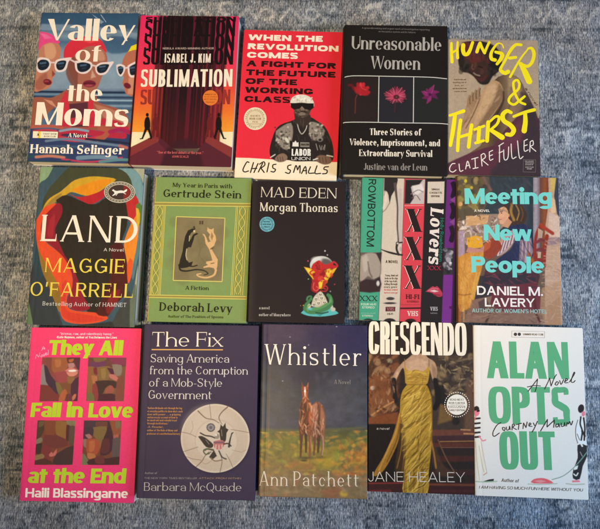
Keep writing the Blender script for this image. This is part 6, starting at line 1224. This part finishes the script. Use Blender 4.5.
    c.line([(304.9, 387.6), (305.1, 392), (305, 396)], (1.3, 1.6, .8), 'eec4aa', .5, .95).ell(304.9, 391.2, .8, 1.1, 'fff0e0', .4).ell(302.8, 390.6, .5, .6, '2a1612', .3).ell(307.2, 390.6, .5, .6, '2a1612', .3)
    P([(308.2, 402), (312, 408), (313.2, 417), (311, 426), (308.4, 420), (309.4, 410)], 'bd5c34', .8, .95); c.line([(309, 403), (312.6, 409), (313.4, 419), (312, 428)], .9, 'e0a078', .5, .9); P([(300, 406), (302.6, 402), (302.4, 418), (299.8, 424)], '3e2220', 1, .85); P([(303, 403), (306.6, 403), (307, 416), (304, 424)], '4c2620', 1., .8); P([(304.4, 424), (308, 424), (307.4, 434), (305, 436)], '2a1a19', .9, .8); c.line([(300.4, 410), (300, 420)], .7, 'a8603c', .5, .7).line([(310.8, 436), (311, 448)], .8, 'c07e58', .5, .8)
    c.dabs([(310, 410), (312.6, 404.4), (316.4, 401.8), (320.4, 403), (323.6, 408), (325.2, 418), (325, 430), (322.6, 437), (314, 438), (310.6, 428)], ('a0624a', 'c08a68', '5e3024', '8e4e38', 'd0a080'), 46, 6, 1.4, 1.5, 4, .45, .75)
    c.dabs([(299.4, 414), (299.8, 405), (302, 400), (303, 394), (307.4, 394), (309, 400), (312.4, 406), (313.8, 414), (313.4, 424), (311, 434), (301.4, 434), (298.8, 424)], ('8e4428', 'b8653a', '4a221b', 'd08a58', '74341f', 'e0a878'), 60, 6, 1.3, 1.5, 6, .45, .75)
    c.ell(306, 458, 7, 1.3, '38321e', 1.2, .8).ell(304, 460.6, 3, 1, '1e1a14', .7, .8).ell(320, 457.4, 5, 1.2, '4a4024', 1.2, .7)
    for x, y in ((290, 337), (308.6, 345), (336.6, 326.6), (282.6, 381)): c.ell(x, y, .6, .5, 'a8a0a8', .4, .8)
    c.grain(.2, .22, 3, 4, .7, 1.3).grain(.12, .8, 12, 3, 1.6, .6)
    c.text("Whistler", 265, 364.4, 361.2, 365.9, 20.2, LIGHTR, 'f4e6d6').text("A Novel", 334.4, 383.8, 350.2, 384.2, 4.2, LIGHTR, '9c9288').text("Ann Patchett", 259.6, 485.6, 358.6, 486.6, 14, LIGHTR, 'ead6ba')
    finish(c, 'whis', "hardcover_book", "dusky hardcover painted with two chestnut horses in a yellow field", True, '2c2a3c', '35303a', True)


def cres():
    c = start('cres', curl=.0008)
    c.base('2d231f'); P = lambda p, k, s_=.7, a=1, sm=3: c.poly(p, k, s_, a, sm)
    P([(366, 352), (398, 352), (400, 380), (394, 416), (367, 424)], '4c3024', 2, 1, 0); c.blobs((368, 354, 396, 412), ('7a4a30', '5a3626', '8a5a3c', '3a2620', '6a3a2a', 'a07a58'), 60, 3.4, 3, 1.2, .75, 1.6)
    P([(368, 384), (384, 374), (392, 392), (390, 412), (370, 414)], '7c4a2c', 1.6, .7); c.ell(372.6, 388, 2.4, 2, 'b89a82', .9).ell(390, 361, 2.4, 2, '9a8a6a', 1, .8)
    c.line([(372, 415), (384, 407), (396, 400.4)], (1.8, 1.4), 'b07a4a', .5).line([(373, 420), (386, 414), (398, 408)], 2.4, '5c3424', .8); P([(368, 418), (398, 412), (398, 424), (368, 424)], '7c4426', 1, .9, 0); P([(366, 424.4), (394, 424), (400, 440), (400, 484), (366, 484)], '1e1817', .8, 1, 0)
    P([(430, 354), (476, 354), (476, 440), (430, 440)], '3f332c', 2, 1, 0); c.blobs((434, 356, 474, 396), ('5a4a3c', '7a644c', '2a2422', '4a3c34', '8a7050', '332b28'), 64, 3.2, 9, 1.2, .75, .8); c.line([(450, 364), (462, 360), (474, 358)], 1.6, '7a6450', .8, .8).line([(450, 392), (458, 386), (466, 384)], 2, '6a5c4a', .7).poly([(436, 384), (446, 386), (448, 404), (440, 410), (434, 396)], '1e1b1b', 1.6, .9).poly([(440, 404), (452, 408), (452, 420), (438, 424)], '7a5a34', 1.6, .8).poly([(466, 382), (475, 380), (475, 436), (464, 432)], '6a4a3a', 2, .8).ell(456, 421, 4, 4, '26201f', 1.4)
    for y, k in ((430, '6a3c30'), (436, '40262a'), (443, '5c2e26'), (447, '2e2220'), (456, '4a2622'), (463, '28201f'), (470, '3c2421')): c.poly([(432, y), (477, y - .6), (477, y + 5), (432, y + 6)], k, .9, .9)
    c.line([(461, 429.6), (470, 430)], 1.2, 'b08258', .5).line([(464, 433.6), (476, 434)], 1.3, 'b87e54', .5).line([(440, 441.6), (476, 441)], .9, '9a6a3c', .5).line([(442, 447.4), (476, 447.4)], .7, '7a4a40', .4)
    P([(366, 482.6), (478, 482.6), (478, 496), (366, 496)], '3c1f1f', .6, 1, 0); c.line([(367, 483.4), (403, 483)], 1.4, '7c2e2e', .5).line([(428, 484.4), (476, 485)], 2, '6e3a2a', .7).line([(367, 491.4), (390, 491)], 2.4, '6a2428', .8).line([(430, 491), (476, 491)], 2, '4c2422', 1)
    # gown, bare shoulders, long black gloves
    S = 'b08c70'
    P([(403, 362), (409, 357.6), (414, 354), (424, 354), (428, 358), (434, 361.6), (436.6, 368), (436.4, 378), (433.6, 382), (431, 374), (429, 370), (426, 384), (408, 384), (405, 372), (402.4, 368), (398, 376), (394.6, 384), (391.4, 382), (395.6, 371)], S); P([(408, 362), (417, 359), (427, 362), (425, 372), (409, 373)], 'c29e80', 2, .8); P([(432, 364), (436, 369), (435.6, 378), (432.6, 376)], '8a6850', 1, .8); c.line([(398, 372), (393.4, 383)], 1.6, 'c8a484', .7)
    c.line([(393.8, 380), (394.2, 392), (396, 401)], (5, 5.4, 4.4), '201b1b', .6).line([(435, 380), (437.4, 390), (438.4, 400), (435, 408)], (4.6, 6.4, 5), '1c1818', .6).line([(392.4, 382), (392.6, 396)], .7, '4a4242', .4)
    Gd = 'ab842e'
    P([(404, 365.6), (409, 371), (416, 369.4), (423, 371.4), (429.4, 366), (428.6, 378), (425, 385), (407.4, 385), (405, 376)], 'b08836'); c.line([(404.6, 359), (405, 366)], .6, '8a6430', .3).line([(429, 359.6), (429, 366)], .6, '6a4a28', .3).line([(407, 374), (416, 371.6), (426, 374)], 1.2, 'd0ac50', .6, .8).line([(408, 379), (416, 377), (426, 379)], .9, '8a6628', .5, .8)
    P([(408, 384), (424, 384), (428.6, 389), (431.6, 400), (432.2, 420), (432, 440), (430.6, 456), (428.4, 474), (427, 496), (403.4, 496), (404, 478), (403, 456), (401, 440), (400, 420), (400.4, 400), (403, 390)], Gd, .5, 1, 2)
    P([(400, 410), (402, 420), (400, 436), (393, 454), (384, 470), (376, 476), (374, 473), (384, 456), (392, 438), (397, 422)], '9a6c2a', .6); c.line([(399.6, 414), (396, 432), (388, 450), (379, 470)], (.8, 2, 1.2), 'c08c3a', .7, .9).line([(400.4, 424), (396, 442), (387, 462)], 1.2, '5e3e1a', .6, .8); P([(401, 420), (405, 430), (406, 452), (402.6, 474), (395, 470), (398, 446)], '3f2c1b', 1., .92); c.line([(403, 428), (401, 450), (397, 468)], .9, '94692a', .5, .8).line([(405, 436), (404, 456), (402, 472)], .8, '7c5620', .5, .8); P([(431.6, 432), (436, 448), (444, 466), (455, 474), (440, 476), (433, 462)], '4a3428', 1.4, .8); c.line([(431, 440), (434, 454), (436, 468)], 1.6, '9a6a30', .5).line([(438, 440), (446, 458), (455, 473)], .9, '6e5036', .5)
    keep = c.C.copy(); gm = c.pmask([(408, 384), (424, 384), (428.6, 389), (431.6, 400), (432.2, 420), (432, 440), (430.6, 456), (428.4, 474), (427, 496), (403.4, 496), (404, 478), (403, 456), (401, 440), (400, 420), (400.4, 400), (403, 390)], .5, 2)
    g = np.random.default_rng(3)
    c.ell(409, 420, 5, 26, 'cca848', 4, .6).ell(423, 440, 4, 30, '94702a', 5, .6).ell(415, 400, 9, 6, 'c8a244', 4, .6)
    for i in range(40):                                   # satin folds sweep up to the right hip
        y = 386 + i * 2.7 + g.uniform(-2, 2); x0 = 400 + g.uniform(0, 8); k = ('d2aa48', '6a4a18', 'bd9436', '54380f')[i % 4] if y > 422 else ('c8a244', '7e5c20', 'd2ae4e', '8a6826')[i % 4]
        x1 = g.uniform(418, 433); c.line([(x0, y + 16 + g.uniform(-3, 3)), (410, y + 10), (418, y + 1), (x1, y - 12)], (g.uniform(.2, .8), g.uniform(.8, 2.6), g.uniform(.2, .9)), k, .7, g.uniform(.5, .95))
    for i in range(7): c.line([(405 + i * 3, 470 + (i % 3) * 4), (404.6 + i * 3.1, 484), (405 + i * 3, 496)], 1.1, ('6e4c1a', 'cda646', '94702a')[i % 3], .5, .8)
    c.C = keep * (1 - gm[..., None]) + c.C * gm[..., None]
    skirt = [(408, 385), (424, 385), (428.6, 389), (431.4, 400), (432, 420), (431.6, 440), (430, 456), (428, 474), (426.6, 495), (404, 495), (404.4, 478), (403.4, 456), (401.4, 440), (400.6, 420), (401, 400), (403.6, 390)]
    c.dabs(skirt, ('5a3f14', 'dcb65a', '7a591e', 'c39a3e', '46300f'), 120, 15, 1.1, -.85, 21, .4, .7, 2, .22).dabs([(405, 367), (409, 371), (416, 369.6), (423, 371.4), (429, 367), (428, 378), (424.6, 384.6), (408, 384.6)], ('8a6626', 'd4ae54', '9a7430'), 34, 7, 1., -.2, 22, .4, .7, 2, .5)
    c.dabs([(367, 356), (396, 356), (394, 414), (368, 414)], ('8a5a3c', '3c2418', 'b08a60', '5c3826', '241814', '74462c'), 110, 5, 1.8, 1.2, 23, .5, .6, 0, .9).dabs([(438, 356), (475, 356), (475, 400), (446, 400)], ('8a7454', '2a2320', '5c4a3a', 'a8906a', '3c322c'), 110, 5, 1.7, .2, 24, .5, .6, 0, .9)
    c.line([(403, 396), (408, 394), (416, 391)], 1., '8a6424', .5, .9).line([(404, 399), (412, 396), (420, 392)], .8, 'e0bc5c', .5, .8).line([(431.4, 396), (432, 420), (431.4, 440)], 1., '7a581e', .6, .9).line([(407, 384.6), (425, 384.6)], 1., '8e6a28', .5)
    c.grain(.18, .45, 3).grain(.1, 1.3, 6)
    c.text("CRESCENDO", 368.6, 354, 466.8, 355.9, 33, POSTER, 'f0e2ce', .3, 1.6)
    c.text("a novel", 376.4, 429.6, 389, 429.8, 2.3, HAND, 'd0c6ba').text("JANE HEALEY", 368.2, 481.5, 465.2, 482.2, 9.6, THIN, 'd4c8bb')
    r, fc = finish(c, 'cres', "paperback_book", "dark paperback showing a headless figure in a long gold satin gown", False, '2d231f', 'a89c90')

    def draw(s):
        for i, (t, a, b) in enumerate((("READ NEXT", 449.8, 463.6), ("BOOK CLUB PICK", 448.8, 464.6), ("EXCLUSIVE", 448.2, 465.4), ("EARLY EDITION", 449.4, 464.4))): s.text(t, a, 400.6 + i * 3.2 + (.8 if i > 1 else 0), b, 400.7 + i * 3.2 + (.8 if i > 1 else 0), 1.8 if i % 2 else 2., SMALL, '3a3432')
        s.rule([(450, 404.9), (463.4, 405)], .3, '8a8078')
        for k in range(34):
            a = k / 34 * 6.2832; s.shape([(456.8 + 12.2 * math.cos(a + q) * m, 404.6 + 12.2 * math.sin(a + q) * m) for q, m in ((-.045, .965), (.045, .965), (.045, 1.04), (-.045, 1.04))], 'e6dccf'); s.z -= 1
    seal(c, fc, 456.8, 404.6, 10.2, 10.2, 'f0e6d8', None, "round_sticker", None, draw)


def alan():
    c = start('alan', curl=.0008)
    c.base('e3dcde')
    # woman in stripes on the left edge, man in black and white on the right
    c.poly([(475, 417), (478.6, 416.6), (480, 424), (479.6, 434), (482, 440), (477, 442), (474.4, 440), (474, 426)], 'ece6e2', .4)
    for y in (418.6, 423.4, 428, 432.6, 437): c.line([(474.2, y + .3), (479.8, y - .3)], 2., '2a2528', .35)
    c.ell(476.6, 409, 2.7, 3, '2c2426', .4).poly([(474.4, 411), (478.6, 410.4), (479.6, 413), (478, 415.8), (475, 416)], 'df7f92', .4, 1, 2).poly([(476.6, 410.4), (479.8, 409.8), (479.8, 411.6), (476.8, 412.2)], '1f1a1c', .3).line([(479, 436), (482.4, 440.6), (485.6, 440)], 1.2, 'd87a8c', .4).line([(476, 416), (474.6, 420)], 1, 'd87a8c', .4)
    c.poly([(475, 440), (481, 440), (484, 456), (486.4, 472), (483, 474), (480, 462), (480.4, 481), (477.6, 481), (476, 462)], 'e4ddd4', .4)
    for p in ([(475.4, 442), (477, 462), (479.6, 480)], [(481, 441), (484, 458), (487, 473)], [(479, 446), (482, 464), (484, 472)]): c.line(p, .5, 'a89c8e', .3)
    c.line([(486.6, 473), (483.6, 475)], .8, 'b87a74', .4).poly([(483, 481.4), (489, 479.4), (494, 478.8), (493.6, 481.4), (486, 482)], '25262a', .4).line([(476, 481.6), (486, 482), (497, 481.4)], 1.1, '8fb49c', .5)
    c.ell(580.8, 408.6, 3.1, 4.4, '262224', .4, 1, .2).poly([(581.4, 412), (584.6, 411), (585, 414.6), (583.4, 416.6), (581.4, 415.6)], 'e07c96', .4)
    c.poly([(577.6, 420), (580.4, 416.4), (583.6, 417.4), (586, 422), (587, 436), (587.4, 446), (577.4, 443.4), (575.4, 436), (575.6, 427)], 'f2f0f0', .4)
    for p, wd in (([(577.6, 420), (575.6, 428), (575.8, 437), (577.6, 443)], .8), ([(580.6, 417), (580, 424), (582, 431), (581, 440)], 1.8), ([(583.4, 418), (584.6, 428), (584, 440)], 1.9), ([(577, 443.4), (582, 445), (587, 446)], .7), ([(582, 431), (584.6, 436)], 2.2), ([(577, 434), (579.4, 440)], .8)): c.line(p, wd, '26262b', .35)
    c.poly([(577.4, 443), (587.4, 446), (587, 456), (582.6, 466), (579.6, 479), (572.8, 478.4), (573, 470), (577.4, 458), (577, 450)], '2a2a2f', .4, 1, 2).line([(577.6, 444), (580.4, 443.4), (582, 446)], 1.5, 'ece9e9', .4).poly([(573.6, 467), (578, 465.4), (577, 469), (574, 470)], 'e8e4e4', .4).line([(573.6, 474), (576, 475.6), (577.8, 473)], 1., 'e8e4e4', .35).line([(580, 452), (582, 456)], .8, '8a8a90', .3)
    c.poly([(571.6, 480.4), (579, 480), (580, 482), (572, 482.4)], 'e87f8e', .4).line([(566, 483.6), (574, 484.4), (584, 484)], 1.2, '9fb4a6', .5)
    c.line([(587.4, 451), (580, 460.6), (571, 470), (562, 476.4), (552, 479.6)], .9, '6f978a', .35)
    c.poly([(530.6, 482), (534, 479), (541, 478), (547, 479), (553.6, 483), (546, 483.6), (534, 483.4)], 'd9626c', .4, 1, 2).poly([(534, 481), (541, 479.8), (546, 481.6), (540, 483)], 'ea9a9a', .5, .8).line([(528, 484), (542, 484.4), (557, 483.6)], .9, '9ab0a0', .4)
    G = '57a67c'
    c.text("ALAN", 487, 378.2, 569.2, 379.2, 37.2, BLOCK, G).text("OPTS", 489, 423.8, 570.4, 425, 37.4, BLOCK, G).text("OUT", 500.2, 469.6, 556.4, 470.2, 38, BLOCK, G)
    for p in ([(511.8, 331), (544.6, 331.6)], [(544.6, 331.6), (544.5, 337.8)], [(544.5, 337.8), (511.7, 337.2)], [(511.7, 337.2), (511.8, 331)]): c.rule(p, .35, 'a09c9c')
    a = np.radians(np.arange(0, 360, 20))
    for x in (515.4, 519.3): c.shape(np.column_stack([x + 1.65 * np.cos(a), 334.3 + 1.65 * np.sin(a)]), '3d3a3a')
    c.text("SUMMER READ CLUB", 523, 335.2, 543.2, 335.5, 1.9, SMALL, '5a5656')
    I = '2f2c30'
    c.pen([[(528, 391.4), (533, 385), (537.6, 379)], [(537.6, 379), (536.4, 387), (535, 391.6)], [(527.4, 387), (534, 385.6), (540.4, 386)], [(544.6, 389), (548, 382), (549.6, 378)], [(549.6, 378), (551, 386)], [(551, 386), (554.4, 377.6), (556.4, 374.6)], [(556.4, 382), (555, 384.4), (557, 385), (558.4, 382.4), (556.6, 381.6)], [(559.6, 380.6), (561, 384.4), (563.6, 379.6)], [(564.4, 382), (567.4, 379.6), (566, 378.6), (564.6, 382.6), (568, 382.6)], [(569.4, 382), (574.4, 373.6), (573.6, 372.8), (571, 381), (573, 382.4), (575, 380.6)]], .75, I, 5)
    c.pen([[(501, 422.5), (496.7, 425.5), (493, 432.5), (494, 436.5), (499.4, 433)], [(503, 430), (502.5, 427.6), (505, 428), (504.5, 430.6), (503, 430)], [(506.4, 427), (506.8, 430), (509, 429.4), (509.6, 426), (510.2, 429.8)], [(512, 430), (512.6, 424.6), (515, 425), (513, 427.4), (516.6, 429.6)], [(519, 424), (518.4, 429.4)], [(516.4, 424.6), (521.6, 423.2)], [(523, 428.6), (523.6, 423)], [(523.6, 423), (526, 427.6)], [(526, 427.6), (527.2, 422)], [(529, 425.6), (531, 424), (529.6, 423), (529, 426), (532, 426.4)], [(533.4, 423), (534.6, 425.6)], [(537.4, 421.4), (534, 429), (532, 432)],
           [(540.6, 431), (547.4, 419.4)], [(547.4, 419.4), (547, 427)], [(547, 427), (554.4, 420)], [(554.4, 420), (553.6, 427.4)], [(558, 424), (556, 424.4), (556, 427), (558.4, 426), (558.6, 423.4), (559.6, 427)], [(561, 423), (561.6, 426.4), (564, 425.4), (564.4, 422.4), (565, 426)], [(566.4, 426), (567, 422.4), (568.4, 424), (569.6, 421.4), (571, 425), (572.6, 421)]], .75, I, 5)
    c.text("Author of", 501.4, 481.8, 518.6, 482.6, 3.4, HAND, '5a5658').text("I AM HAVING SO MUCH FUN HERE WITHOUT YOU", 479.2, 488.6, 582.4, 491.4, 2.9, HAND, '4a4648')
    finish(c, 'alan', "paperback_book", "white paperback with tall green block lettering and two small walking figures", False, 'd8d4d4', 'd8d4d0')


for build in (moms, subl, smalls, unre, hunger, land, levy, mad, lovers, meet, they, fix, whis, cres, alan):
    build()
